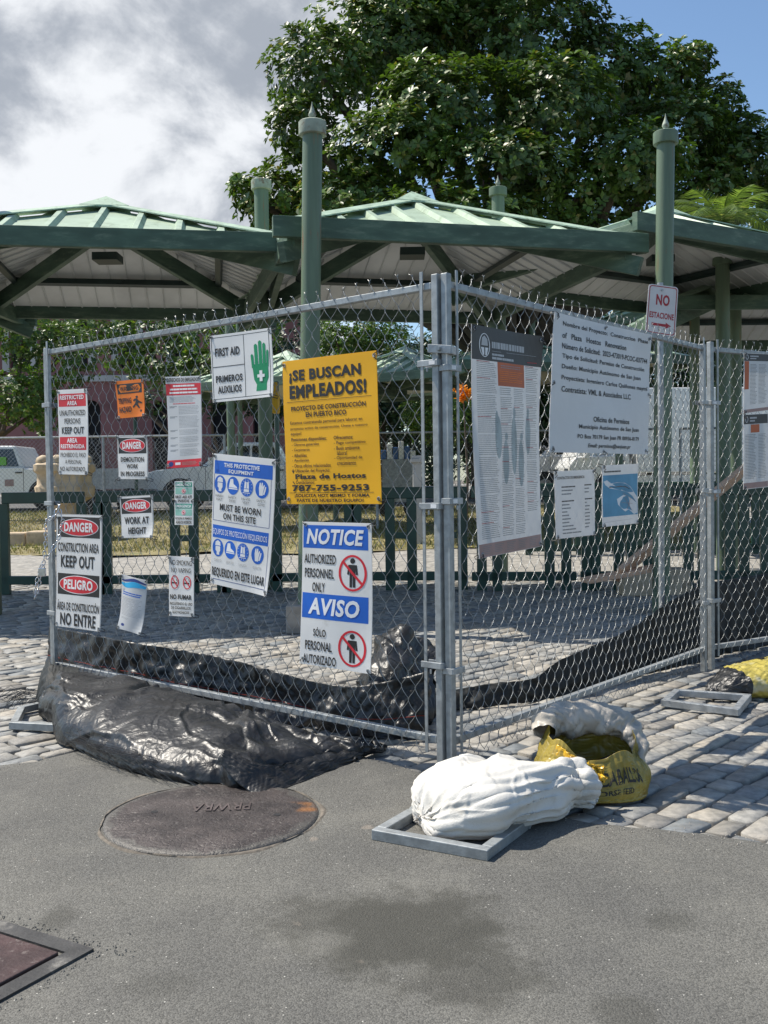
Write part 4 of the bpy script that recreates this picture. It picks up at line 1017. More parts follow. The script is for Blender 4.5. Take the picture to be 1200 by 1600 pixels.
# 12 protective equipment
s = Sign('safety_equipment_sign', 'blue and white PROTECTIVE EQUIPMENT sign with eight round pictograms', pa, [(334, 708.5), (431.8, 717.6), (420.4, 931.8), (328.3, 911)], 340, 740, M['s_white'], curl=(0, .006, .02, .0), bulge=.006)
def picto(cx, cy, rx, ry, kind):
    s.ell(cx, cy, rx, ry, Bl, 2, 'pictogram_disc')
    f = lambda pts: s.poly([(cx + a * rx, cy + b_ * ry) for a, b_ in pts], Wh, 3, 'pictogram')
    if kind == 0: f([(-.5, -.25), (-.42, -.65), (0, -.85), (.42, -.65), (.5, -.25)]); f([(-.42, -.18), (.42, -.18), (.45, .3), (.25, .55), (.3, .8), (-.2, .8), (-.2, .45), (-.42, .3)]); s.line(cx - .5 * rx, cy - .22 * ry, cx + .6 * rx, cy - .22 * ry, 2, Bl, 4, 'pictogram_line')
    if kind == 1: f([(-.45, -.7), (.0, -.75), (.1, -.2), (.7, .1), (.82, .4), (-.7, .4), (-.65, .1)]); s.line(cx - .7 * rx, cy + .22 * ry, cx + .8 * rx, cy + .25 * ry, 2, Bl, 4, 'pictogram_line')
    if kind == 2:
        f([(-.3, -.7), (-.1, -.55), (.1, -.55), (.3, -.7), (.42, .5), (-.42, .5)]); s.line(cx - .36 * rx, cy + .15 * ry, cx + .36 * rx, cy + .15 * ry, 2.5, Bl, 4, 'pictogram_line'); s.line(cx - .55 * rx, cy + .62 * ry, cx + .55 * rx, cy + .62 * ry, 3, Wh, 4, 'pictogram_line'); s.line(cx, cy - .5 * ry, cx, cy + .1 * ry, 2, Bl, 4, 'pictogram_line')
        for k in range(14):
            a = k / 14 * 6.283; s.line(cx + .72 * rx * math.cos(a), cy + .72 * ry * math.sin(a), cx + .9 * rx * math.cos(a), cy + .9 * ry * math.sin(a), 1.5, Wh, 3, 'pictogram_line')
    if kind == 3: f([(-.45, -.1), (-.35, -.65), (-.2, -.7), (-.12, -.3), (-.05, -.7), (.1, -.7), (.15, -.25), (.3, -.5), (.42, -.4), (.2, .3), (.15, .7), (-.35, .7), (-.4, .3)]); f([(.25, .35), (.5, -.3), (.65, -.25), (.55, .2), (.4, .6), (.2, .6)])
s.rect(8, 36, 328, 112, Bl); s.text('THIS PROTECTIVE', 64, 46, 260, 70, Wh); s.text('EQUIPMENT', 92, 80, 230, 104, Wh)
for k, (cx, a, b_) in enumerate(((44, 'HARD', 'HAT'), (120, 'SAFETY', 'SHOES'), (196, 'HI-VIS', 'VEST'), (276, 'SAFETY', 'GLOVES'))):
    picto(cx, 168, 34, 50, k); s.text(a, cx - 24, 226, cx + 22, 240, M['i_grey'], bold=.01); s.text(b_, cx - 18, 246, cx + 18, 260, M['i_grey'], bold=.01)
s.text('MUST BE WORN', 48, 276, 276, 314, K, bold=.025); s.text('ON THIS SITE', 70, 326, 252, 362, K, bold=.025); s.line(8, 374, 322, 374, 2.5, M['i_navy'], 2); s.line(8, 112, 8, 374, 2, M['i_navy'], 2); s.line(322, 112, 322, 374, 2, M['i_navy'], 2)
s.rect(8, 400, 322, 472, Bl); s.text('EQUIPOS DE PROTECCIÓN REQUERIDOS', 12, 412, 316, 458, Wh, bold=.0)
for k, (cx, a) in enumerate(((42, 'CASCO'), (116, 'BOTAS'), (190, 'CHALECO'), (270, 'GUANTES'))): picto(cx, 528, 33, 50, k); s.text(a, cx - 22, 592, cx + 24, 606, M['i_lgrey'], bold=.0)
s.text('REQUERIDO EN ESTE LUGAR', 10, 640, 318, 698, K, bold=.03); s.line(6, 708, 324, 708, 3, M['i_navy'], 2); s.line(324, 472, 324, 708, 2, M['i_navy'], 2); s.done(((.03, .02), (.97, .03), (.97, .97), (.04, .97)))
# 13 notice / aviso
s = Sign('notice_sign', 'tall blue and white NOTICE and AVISO sign with two red ringed figures', pa, [(474, 815), (581.5, 817.6), (581, 1053), (469, 1036)], 385, 830, M['s_white'], off=.034, bulge=.010, curl=(.004, .006, .012, .006))
s.rect(6, 18, 368, 150, Bl); s.text('NOTICE', 26, 38, 346, 128, Wh, bold=.035, shear=.18)
s.rect(6, 410, 368, 556, Bl); s.text('AVISO', 44, 434, 324, 532, Wh, bold=.035, shear=.18)
for y0, ls in ((0, (('AUTHORIZED', 14, 184, 198), ('PERSONNEL', 18, 266, 190), ('ONLY', 66, 346, 140))), (424, (('SÓLO', 76, 180, 148), ('PERSONAL', 30, 262, 182), ('AUTORIZADO', 20, 342, 204)))):
    for tx, x0, y, x1 in ls: s.text(tx, x0, y0 + y, x1, y0 + y + 54, K, bold=.02)
    cx, cy = 288, y0 + 280
    s.ell(cx, cy - 68, 13, 15, K, 2, 'figure'); s.poly([(cx - 22, cy - 46), (cx + 22, cy - 46), (cx + 28, cy + 8), (cx + 18, cy + 10), (cx + 15, cy - 20), (cx + 15, cy + 80), (cx + 2, cy + 80), (cx + 1, cy + 16), (cx - 1, cy + 16), (cx - 2, cy + 80), (cx - 15, cy + 80), (cx - 15, cy - 20), (cx - 18, cy + 10), (cx - 28, cy + 8)], K, 2, 'figure')
    s.ring(cx, cy, 73, 102, 12, Rd, 3); s.line(cx - 54, cy - 66, cx + 54, cy + 66, 13, Rd, 4)
s.done(((.05, .02), (.96, .025), (.97, .98), (.05, .96)))
# 14 tall poster
s = Sign('notice_poster', 'very tall poster with a dark heading and an orange block, first on the right panel', pb, [(733.6, 506.4), (841, 526.5), (844.6, 853.5), (746.5, 873)], 360, 1220, M['s_paper'], curl=(.01, .03, .006, .01), bulge=.012)
s.rect(0, 0, 360, 178, M['i_slate'], 1, 'heading'); s.ring(62, 98, 27, 62, 4, Wh, 3); s.poly([(44, 110), (80, 110), (72, 150), (52, 150)], Wh, 3, 'emblem'); s.poly([(46, 100), (50, 60), (62, 48), (76, 66), (78, 100)], M['i_lgrey'], 3, 'emblem'); s.line(62, 110, 62, 152, 5, M['i_slate'], 4)
q = random.Random(4); x = 98
while x < 270:
    w = q.uniform(5, 14); s.rect1(x, 74, x + w, 108, M['i_lgrey'], 3, 'small_print'); x += w + q.uniform(1.5, 4)
s.line(98, 124, 330, 120, 1.5, M['i_lgrey'], 3); s.lines(98, 136, 170, 148, 1, M['i_lgrey'], 3, .9); s.lines(98, 154, 232, 168, 1, M['i_lgrey'], 3, .9); s.line(285, 160, 335, 158, 3, Rd, 3)
s.rect(124, 178, 268, 306, M['i_brick'], 1, 'orange_block'); s.lines(140, 192, 250, 214, 2, M['i_rose'], 2, .5); s.lines(132, 224, 262, 290, 6, M['s_orange'], 2, .3)
for (x0, x1, y0, y1) in ((22, 118, 190, 1130), (132, 196, 316, 1130), (204, 262, 316, 1130), (276, 346, 190, 1010)):
    y = y0
    while y < y1 - 30:
        h = q.uniform(40, 120); h = min(h, y1 - y); s.lines(x0, y, x1, y + h, max(1, int(h / 9.5)), M['i_grey'], 1, .28, .18)
        if q.random() < .35: s.lines(x0, y - 8, x1 - 20, y - 2, 1, M['i_darkred'], 2, .6)
        y += h + 6
for (a, b_, w, h) in ((112, 440, 14, 150), (118, 470, 26, 230), (204, 420, 12, 60), (200, 470, 26, 320), (286, 420, 12, 50), (284, 460, 26, 220), (158, 560, 14, 40), (154, 600, 26, 240), (244, 560, 14, 40), (240, 600, 26, 260)):
    s.ell(a, b_ + h / 2, w / 1.6, h / 2, M['i_shape'], .5, 'pale_shape')
s.rect(2, 1148, 356, 1218, M['i_rose'], 1, 'foot_band')
for k in range(5): s.lines(20 + 66 * k, 1160, 70 + 66 * k, 1208, 5, M['i_grey'], 2, .3)
s.done(((.04, .015), (.97, .02), (.97, .985), (.05, .985)))
# 15 permit banner
s = Sign('permit_banner', 'grey white permit banner with black print headed Nombre del Proyecto', pb, [(864, 487.5), (1015.5, 523.5), (1013.4, 710), (858.6, 706.5)], 510, 730, M['s_grey'], cat='banner', curl=(.01, .01, .0, .0), wob=.0035)
for k, (tx, x0, x1) in enumerate((('Nombre del Proyecto:  Construccion  Phase', 42, 490), ('of   Plaza   Hostos   Renovation', 42, 370), ('Número de Solicitud:  2023-473019-PCOC-037744', 42, 494), ('Tipo de Solicitud: Permiso de Construcción', 44, 478), ('Dueño: Municipio Autónomo de San Juan', 42, 458), ('Proyectista: Ingeniero Carlos Quiñones maymí', 42, 498), ('Contratista: VML & Asociados LLC', 44, 400))):
    y = (36, 94, 150, 206, 262, 320, 378)[k]; s.text(tx, x0, y, x1, y + 31, K, bold=.02)
for tx, x0, x1, y in (('Oficina de Permisos', 200, 392, 526), ('Municipio Autónomo de San Juan', 130, 450, 574), ('PO Box 70179 San Juan PR 00936-8179', 124, 452, 628), ('Email: permisos@sanjuan.pr', 174, 404, 676)): s.text(tx, x0, y, x1, y + 30, K, bold=.02, shear=.2 if 'Email' in tx else 0)
s.done(((.03, .02), (.5, .03), (.97, .04), (.02, .5), (.99, .5), (.97, .97), (.5, .985), (.03, .97)))
# 16 emergency contacts
s = Sign('notice_sheet', 'pale sheet listing emergency contacts below the permit banner', pb, [(866.4, 736.5), (928.5, 733.5), (930, 835.5), (869.4, 842.4)], 210, 340, M['s_paper'], bulge=.006)
s.text('CONTACTOS DE EMERGENCIA', 10, 28, 150, 42, M['i_slate'], bold=.03)
for k, (a, c) in enumerate(((70, 42), (56, 26), (48, 24), (0, 0), (62, 44), (38, 10), (44, 28), (26, 24), (34, 30), (42, 28), (34, 28), (56, 30), (70, 24), (100, 0))):
    if a: s.lines(30, 78 + 18 * k, 30 + a, 86 + 18 * k, 1, M['i_slate'] if k in (0, 4) else M['i_grey'], 1, .8, 0)
    if c: s.lines(150, 74 + 18 * k, 150 + c, 82 + 18 * k, 1, M['i_slate'] if k in (0, 4) else M['i_grey'], 1, .8, 0)
s.done()
# 17 map
s = Sign('map_sheet', 'small sheet with a blue coastal map, right of the contacts sheet', pb, [(941.4, 727.5), (995.4, 724.5), (997.5, 817.5), (940.5, 823.5)], 185, 320, M['s_paper'], bulge=.008, curl=(0, .01, 0, .006))
s.rect(2, 52, 182, 270, M['i_map'], 1, 'sea'); s.lines(8, 30, 90, 40, 1, M['i_slate'], 1, .8, 0); s.line(8, 298, 150, 292, 1.5, M['i_lgrey'], 1)
s.poly([(4, 84), (20, 78), (40, 96), (70, 92), (110, 98), (140, 120), (160, 150), (182, 180), (182, 215), (150, 170), (126, 150), (100, 140), (60, 128), (34, 122), (14, 104)], M['i_white'], 2, 'land')
s.poly([(66, 180), (100, 160), (140, 178), (178, 210), (180, 262), (160, 268), (130, 240), (110, 250), (92, 232), (72, 210)], M['i_white'], 2, 'land')
for p in ((30, 118, 90, 112), (90, 112, 128, 128), (96, 150, 170, 200), (110, 178, 150, 250), (140, 178, 120, 240), (90, 200, 170, 214)): s.line(*p, 1.5, M['i_rose'], 3, 'road_line')
s.line(30, 116, 110, 116, 3, K, 4, 'ink_line'); s.line(110, 116, 134, 132, 3, K, 4, 'ink_line')
s.done(((.04, .03), (.04, .97), (.96, .97)))
# 18/19 posters of the far panel
for k, (cs, lab) in enumerate((([(1163, 551.5), (1236, 555), (1236, 636), (1162, 646)], 'upper dark headed poster at the right edge'), ([(1162, 648), (1236, 644), (1236, 757), (1162, 765)], 'lower dark headed poster at the right edge'))):
    s = Sign('notice_poster', lab, pc, cs, 400, 480, M['s_paper'])
    s.rect(0, 2, 400 if k == 0 else 200, 62, M['i_slate'], 1, 'heading'); s.ring(24, 32, 11, 20, 3, Wh, 2); s.lines(50, 18, 120, 30, 1, M['i_lgrey'], 2, .9); s.lines(50, 38, 100, 48, 1, M['i_lgrey'], 2, .9)
    if k == 0: s.rect(4, 64, 40, 290, M['i_brick'], 1, 'orange_block'); s.rect(0, 452, 400, 478, M['i_rose'], 1, 'foot_band')
    else: s.rect(58, 66, 130, 118, M['i_brick'], 1, 'orange_block'); s.rect(0, 440, 200, 476, M['i_rose'], 1, 'foot_band'); s.rect(204, 10, 400, 470, M['i_white'], 1, 'second_sheet')
    for x0, x1 in ((50 if k == 0 else 12, 110), (120, 190), (210, 300), (310, 390)): s.lines(x0, 90 if k == 0 else 130, x1, 420, 30, M['i_grey'], 1.5, .3, .3)
    s.done(((.04, .02), (.04, .97), (.96, .97)))

# 21 no parking sign on its own pole
D = 6.6
c = [W(1014, 443, D), W(1060, 449, D + .05), W(1055, 527, D + .05), W(1008, 519.5, D)]
class FlatSign(Sign): pass
def rounded(Wd, Hd, r, inset, n=6):
    P = []
    for cx, cy, a0 in ((Wd - r - inset, r + inset, -90), (Wd - r - inset, Hd - r - inset, 0), (r + inset, Hd - r - inset, 90), (r + inset, r + inset, 180)):
        for k in range(n + 1):
            a = R(a0 + 90 * k / n); P.append((cx + r * math.cos(a), cy + r * math.sin(a)))
    return P
s = FlatSign.__new__(FlatSign); s.c = c; s.W = 150; s.H = 225; s.bulge = 0; s.curl = (0, 0, 0, 0); s.wob = 0; s.seed = 3; s.parts = {}; s.ties = False
s.n = ((c[1] - c[0]).cross(c[3] - c[0])).normalized(); s.n = s.n if s.n.dot(-c[0]) > 0 else -s.n
s.t = thing('no_parking_sign', 'white NO ESTACIONE sign with red letters and a red arrow on a thin pole', 'street sign', tuple(sum(c, Vector()) / 4))
ol = rounded(150, 225, 16, 0); V = [s.pt(x, y) for x, y in ol] + [s.pt(x, y, -.003) for x, y in ol]; n = len(ol)
M['s_road'] = material('weathered_road_sign_white', (.60, .575, .57), .4, 0, .08, 8)
mk('plate', V, [tuple(range(n)), tuple(range(2 * n - 1, n - 1, -1))] + [(i, (i + 1) % n, (i + 1) % n + n, i + n) for i in range(n)], M['s_road'], s.t)
o1 = rounded(150, 225, 13, 5); o2 = rounded(150, 225, 11, 9); dr = M['i_darkred']
s._put('border_line', dr, o1 + o2, [(i, (i + 1) % n, (i + 1) % n + n, i + n) for i in range(n)], 1)
s.text('NO', 42, 42, 110, 92, dr, 2, .035); s.text('ESTACIONE', 14, 124, 136, 152, dr, 2, .03); s.rect(28, 174, 98, 186, dr, 2, 'arrow'); s.poly([(98, 166), (126, 180), (98, 194)], dr, 2, 'arrow')
s.done()
b = MB(); q = c[0].lerp(c[1], .42); b.tube([Vector((q.x, q.y + .03, 0)), Vector((q.x, q.y + .03, q.z + .02))], .02, 10).obj('pole', M['galv_dull'], s.t, smooth=40)
for v_ in (.1, .9):
    p_ = s.pt(68, 225 * v_, .001); MB().tube([p_, p_ + s.n * .006], .007, 8).obj('bolt', M['galv_dull'], s.t)
# ================================================================== SHEETS, TARPS AND SACKS
def relax(P, su=1.0, sv=1.0, iters=120, ground=None, wrap=False, pull=.02, seed=1, noise=.006, pins=None, bend=.15, push=None):
    """position based relaxation of a sheet whose fabric is longer than its shape: it buckles into folds"""
    q = np.random.default_rng(seed); B = P.copy(); n0 = np.stack([fbm(P * 5 + seed, 2), fbm(P * 5 + 40 + seed, 2), fbm(P * 5 + 80 + seed, 2)], -1)
    P = P + n0 * noise
    def L(a, b): return np.linalg.norm(a - b, axis=-1)
    sets = []
    nu, nv = P.shape[:2]
    iu = np.arange(nu)
    def add(i0, i1, j0, j1, sc, w):
        r = L(B[i0][:, j0], B[i1][:, j1]) * sc; sets.append((i0, i1, j0, j1, r, w))
    J = np.arange(nv)
    def upairs(step):
        a = np.arange(nu) if wrap else np.arange(nu - step); return a, (a + step) % nu
    for step, w, sc in ((1, .5, su), (2, bend * .5, su)):
        a, b = upairs(step)
        for ph in range(step * 2):
            m = (a // step) % 2 == ph % 2 if step == 1 else ((a // step) % 2 == ph % 2) & (a % step == ph // 2)
            if m.any(): add(a[m], b[m], J, J, sc, w)
    for step, w in ((1, .5), (2, bend * .5)):
        a = np.arange(nv - step)
        for ph in range(step * 2):
            m = (a // step) % 2 == ph % 2 if step == 1 else ((a // step) % 2 == ph % 2) & (a % step == ph // 2)
            if m.any(): add(iu, iu, a[m], a[m] + step, sv, w)
    a, b = upairs(1); sd_ = math.sqrt((su * su + sv * sv) / 2)
    for ph in range(2):
        m = a % 2 == ph
        for pj in range(2):
            j = np.arange(nv - 1)[np.arange(nv - 1) % 2 == pj]
            add(a[m], b[m], j, j + 1, sd_, .18); add(b[m], a[m], j, j + 1, sd_, .18)
    for it in range(iters):
        P[..., 2] -= .0006
        for (i0, i1, j0, j1, r, w) in sets:
            A = P[np.ix_(i0, j0)]; C = P[np.ix_(i1, j1)]; d = C - A; l = np.linalg.norm(d, axis=-1) + 1e-9
            k = (w * (l - r) / l)[..., None] * d
            P[np.ix_(i0, j0)] = A + k; P[np.ix_(i1, j1)] = C - k
        P += (B - P) * pull
        if pins is not None: P[pins] = B[pins]
        if ground is not None: P[..., 2] = np.maximum(P[..., 2], ground)
    return P
def gridnormals(P, wrap=False):
    du = (np.roll(P, -1, 0) - np.roll(P, 1, 0)) if wrap else np.gradient(P, axis=0); dv = np.gradient(P, axis=1)
    n = np.cross(du, dv); return n / (np.linalg.norm(n, axis=-1)[..., None] + 1e-9)
def creases(P, n, amp, wd, ln, seed, wrap=False, ground=None, toward=None, axis=None, sgn=1, soft=False):
    """sharp fold ridges, each along its own slightly bent line over the cloth"""
    q = np.random.default_rng(seed); N = gridnormals(P, wrap); ctr = P.mean((0, 1)); s = np.sign(((P - ctr) * N).sum(-1).mean()) * sgn
    D = np.zeros(P.shape[:2]); nu, nv = P.shape[:2]
    for k in range(n):
        i, j = q.integers(0, nu), q.integers(0, nv); c = P[i, j]; nm = N[i, j]
        if toward is not None and q.random() < .75: t = np.array(toward) - c + q.normal(0, .03, 3)
        elif axis is not None and q.random() < .6: t = np.array(axis) + q.normal(0, .35, 3)
        else: t = q.normal(0, 1, 3)
        t = t - nm * (t @ nm); t /= np.linalg.norm(t) + 1e-9; m = np.cross(nm, t); L = ln * q.uniform(.4, 1.5); w = wd * q.uniform(.5, 1.8)
        R_ = P - c; l = R_ @ t; d = R_ @ m + q.normal(0, .8) * l * l + .006 * np.sin(l * 30 + k); dep = R_ @ nm
        if soft: prof_ = np.exp(-(d / w) ** 2) - .6 * np.exp(-((d - w * 1.5) / (w * .9)) ** 2)
        else: prof_ = 1.2 * np.exp(-np.sqrt((d / w) ** 2 + .05)) - .5 * np.exp(-((d - w * 1.3) / (w * 1.2)) ** 2)
        D += amp * q.uniform(.4, 1.3) * q.choice([1, 1, -1]) * prof_ * np.exp(-(l / L) ** 4) * np.exp(-(dep / .12) ** 2)
    P = P + N * (D * s)[..., None]
    if ground is not None: P[..., 2] = np.maximum(P[..., 2], ground)
    return P
def upsample(P, wrap=False):
    nu, nv = P.shape[:2]
    def interp(Q, axis, wr):
        Q = np.moveaxis(Q, axis, 0); n = len(Q)
        if wr:
            nxt = np.roll(Q, -1, 0); prv = np.roll(Q, 1, 0); nn = np.roll(Q, -2, 0)
            mid = (-prv + 9 * Q + 9 * nxt - nn) / 16; out = np.empty((2 * n,) + Q.shape[1:]); out[0::2] = Q; out[1::2] = mid
        else:
            a, b = Q[:-1], Q[1:]; mid = (a + b) / 2
            if n > 3: mid[1:-1] = (-Q[:-3] + 9 * Q[1:-2] + 9 * Q[2:-1] - Q[3:]) / 16
            out = np.empty((2 * n - 1,) + Q.shape[1:]); out[0::2] = Q; out[1::2] = mid
        return np.moveaxis(out, 0, axis)
    return interp(interp(P, 0, wrap), 1, False)
def sheet(name, P, mat, parent=None, wrap=False, thick=0.0, kind=None, capstart=False, capend=False):
    nu, nv = P.shape[:2]; V = P.reshape(-1, 3)
    I = np.arange(nu if wrap else nu - 1)[:, None]; Jj = np.arange(nv - 1)[None]; I2 = (I + 1) % nu
    F = np.stack([I * nv + Jj, I2 * nv + Jj, I2 * nv + Jj + 1, I * nv + Jj + 1], 2).reshape(-1, 4)
    o = fastmesh(name, V, F, mat, parent, smooth=True, kind=kind)
    if thick: solid(o, thick, 0)
    return o
def catmull(pts, n):
    pts = [np.array(p, float) for p in pts]; pts = [2 * pts[0] - pts[1]] + pts + [2 * pts[-1] - pts[-2]]
    m = len(pts) - 3; out = []
    for t in np.linspace(0, m - 1e-6, n):
        i = int(t); f = t - i; a, b, c, d = pts[i:i + 4]
        out.append(.5 * ((2 * b) + (-a + c) * f + (2 * a - 5 * b + 4 * c - d) * f * f + (-a + 3 * b - 3 * c + d) * f ** 3))
    return np.array(out)
def pile(front, back, height, nu, nv, over=.05, flat=.75):
    """heap over the ground between a back line and a front line, front edge tucked under"""
    Fp = catmull(front, nu); Bp = catmull(back, nu); Hh = np.interp(np.linspace(0, 1, nu), np.linspace(0, 1, len(height)), height)
    P = np.zeros((nu, nv, 3))
    for j in range(nv):
        t = j / (nv - 1)
        a = math.pi * min(1.0, t * 1.12); x = .5 - .5 * math.cos(a) if t < .89 else 1.0
        z = np.sin(a) ** flat if t < .89 else 0
        a = math.pi * 1.16 * t; x = (1 - math.cos(a)) / 2; z = max(0, math.sin(min(a, math.pi))) ** flat
        if a > math.pi: x = 1.0 - (a - math.pi) * .28; z = 0
        P[:, j, :2] = Bp[:, :2] + (Fp[:, :2] - Bp[:, :2]) * x
        P[:, j, 2] = .016 + Hh * z
    return P

# tarp heap in front of the left panel
gp = lambda x, y: tuple(G(x, y))[:2]
front = [gp(66, 1118), gp(92, 1158), gp(150, 1192), gp(250, 1222), gp(380, 1236), gp(430, 1214), gp(520, 1196), gp(602, 1172)]
back = [tuple((pa.at(a, 0, n))[:2]) for a, n in ((2.93, .02), (2.8, -.05), (2.45, -.12), (1.9, -.10), (1.4, -.06), (1.1, -.03), (.75, -.02), (.42, .05))]
P = pile(front, back, [.10, .18, .175, .19, .18, .15, .115, .08, .03], 170, 60)
P[..., 2] += .022 * fbm(P * 4.0, 2) * np.sin(np.linspace(0, math.pi, 60))[None] ** .5
P = relax(P, 1.02, 1.02, 20, ground=.014, pull=.2, seed=5, noise=.004)
P = upsample(P); P = creases(P, 20, .022, .055, .34, 31, ground=.0135, axis=(-.5, .85, -.2), soft=True); P = creases(P, 46, .014, .013, .30, 5, ground=.0135, axis=(-.76, .65, 0)); P = creases(P, 90, .006, .007, .12, 6, ground=.0135)
t = thing('tarp_heap', 'bulky heap of glossy black woven tarp under the left fence panel', 'tarp', tuple(P[len(P) // 2, 40]))
d_ = fbm(P * np.array([16, 16, 20]), 2, ridged=True) * .001
P[..., 2] += d_; P[..., 2] = np.maximum(P[..., 2], .0135)
sheet('tarp_sheet', P, M['tarp'], t, thick=.0012)
# raised dull flap at the left shoulder
Q = np.zeros((26, 20, 3))
fl = catmull([tuple(pa.at(2.93, .03, .09)), tuple(pa.at(2.93, .13, .06)), tuple(pa.at(2.9, .225, .02))], 20); fr = catmull([tuple(G(112, 1132, .06)), tuple(G(125, 1104, .15)), tuple(pa.at(2.55, .20, .05))], 20)
for i in range(26):
    k = i / 25; Q[i] = fl * (1 - k) + fr * k; Q[i, :, :2] += np.array([-.03, -.09]) * math.sin(math.pi * k)
Q = relax(Q, 1.05, 1.03, 60, ground=.015, pull=.05, seed=9, noise=.012, bend=.5); sheet('tarp_flap', upsample(Q), M['tarp_matt'], t, thick=.001)
Q = np.zeros((40, 16, 3))
a_ = catmull([tuple(G(352, 1168, .17)), tuple(G(420, 1192, .10)), tuple(G(500, 1176, .07)), tuple(G(585, 1165, .04))], 40); b_ = catmull([tuple(G(345, 1190, .12)), tuple(G(382, 1226, .045)), tuple(G(430, 1233, .02)), tuple(G(560, 1186, .016))], 40)
for j in range(16): Q[:, j] = a_ * (1 - j / 15) + b_ * (j / 15); Q[:, j, 2] += .015 * math.sin(math.pi * j / 15)
Q = relax(Q, 1.06, 1.12, 50, ground=.014, pull=.06, seed=12, noise=.010); sheet('tarp_fold', upsample(Q), M['tarp'], t, thick=.001)
# frayed threads at the lower left
b = MB(); q = random.Random(3)
for i in range(230):
    x0 = q.uniform(95, 215); k = (x0 - 95) / 140
    p0 = G(x0 + q.uniform(-6, 10), 1150 + 45 * k + q.uniform(-30, 5), q.uniform(.04, .12)); x1 = x0 + q.uniform(40, 150); p3 = G(x1, 1166 + 50 * (x1 - 95) / 200 + q.uniform(-10, 12) * (1 if q.random() < .7 else 1.8), .016)
    m = p0.lerp(p3, .5) + Vector((q.uniform(-.02, .02), q.uniform(-.03, 0), q.uniform(-.01, .04))); m.z = max(m.z, .02)
    b.tube([p0, m, p3], .0009, 3, caps=False)
b.obj('frayed_threads', M['black'], t, kind='stuff')
b = MB(); q = random.Random(8)
for i in range(60):
    p0 = G(q.uniform(20, 70), q.uniform(1078, 1100), q.uniform(.01, .06)); p3 = p0 + Vector((q.uniform(-.25, .05), q.uniform(-.05, .05), 0)); p3.z = .01
    b.tube([p0, p0.lerp(p3, .5) + Vector((0, 0, .03)), p3], .0012, 3, caps=False)
b.obj('frayed_threads', M['black'], t, kind='stuff')

def strip(label, top, bot, nu, nv, seed, name='silt_fabric', fold=.03, red=None, mat='tarp_matt', sc=(1.07, 1.03)):
    A = catmull([tuple(p) for p in top], nu); B = catmull([tuple(p) for p in bot], nu); P = np.zeros((nu, nv, 3))
    for j in range(nv):
        k = j / (nv - 1); P[:, j] = A * (1 - k) + B * k
    al = np.gradient(A, axis=0); nrm = np.stack([al[:, 1], -al[:, 0], al[:, 0] * 0], 1); nrm /= np.linalg.norm(nrm, axis=1)[:, None] + 1e-9
    amp = fold * fbm(np.stack([np.arange(nu)[:, None] * .09 + 0 * np.arange(nv)[None], .12 * np.arange(nv)[None] + 0 * np.arange(nu)[:, None], seed + 0 * P[..., 0]], -1), 3)
    P += nrm[:, None] * amp[..., None] * (np.linspace(.35, 1, nv)[None, :, None])
    P = relax(P, 1 + (sc[0] - 1) * .6, 1 + (sc[1] - 1) * .6, 60, ground=.006, pull=.05, seed=seed, noise=.012, bend=.4); P = upsample(P); P = creases(P, 50, .008, .016, .2, seed, ground=.006)
    c = P[len(P) // 2, nv]; t = thing(name, label, 'ground fabric', tuple(c)); sheet('fabric', P, M[mat], t, thick=.0012)
    if red:
        for rj in red:
            b = MB(); j = int(rj * (P.shape[1] - 1)); pts = [Vector(P[i, j]) + Vector(tuple(nrm[min(i // 2, nu - 1)])) * .003 * (1 if nrm[min(i // 2, nu - 1)][1] < 0 else -1) for i in range(0, len(P), 3)]
            b.tube(pts, .0016, 4).obj('tracer_thread', M['strap'], t)
    return t, P
def up(px, py, g):  # point above ground point g=(x,y) that shows at pixel row py
    d = ray(px, py); k = g.y / d.y; return Vector((g.x, g.y, CZ + d.z * k))
topL = []; botL = []
for (x, yt, yb) in ((76, 978, 1052), (200, 1000, 1082), (330, 1022, 1108), (430, 1046, 1128), (520, 1068, 1146), (590, 1066, 1158), (668, 1048, 1160)):
    g = G(x, yb); botL.append(g + Vector((0, 0, .01))); topL.append(up(x, yt, g + Vector((0, .05, 0))))
strip('sagging black ground fabric behind the left fence panel', topL, botL, 120, 16, 21, red=(.62, ), sc=(1.10, 1.10), fold=.06, mat='tarp')
topR = []; botR = []
for (x, yt, yb) in ((704, 1076, 1112), (760, 1066, 1106), (830, 1056, 1100), (870, 1030, 1092), (920, 1008, 1078), (985, 978, 1062), (1045, 938, 1046), (1100, 912, 1034), (1160, 900, 1018), (1290, 880, 990)):
    g = G(x, yb); botR.append(g + Vector((0, 0, .01))); topR.append(up(x, yt, g + Vector((.02, .05, 0))))
strip('low dark ground fabric standing behind the right fence panel', topR, botR, 130, 14, 33, fold=.045)
# crumpled end by the corner
front = [gp(560, 1150), gp(600, 1152), gp(650, 1138), gp(676, 1122)]; back = [gp(570, 1085), gp(610, 1082), gp(650, 1082), gp(680, 1090)]
P = pile(front, back, [.06, .38, .42, .33, .22], 60, 34, flat=.9); P = relax(P, 1.05, 1.05, 80, ground=.01, pull=.05, seed=41, noise=.04, bend=.4); P = upsample(P); P = creases(P, 50, .035, .035, .22, 41, ground=.01); P = creases(P, 40, .008, .012, .1, 42, ground=.01)
t = thing('tarp_bundle', 'crumpled black tarp bundle inside the fence just left of the corner posts', 'tarp', tuple(P[60, 30])); sheet('tarp_sheet', P, M['tarp'], t, thick=.0012)

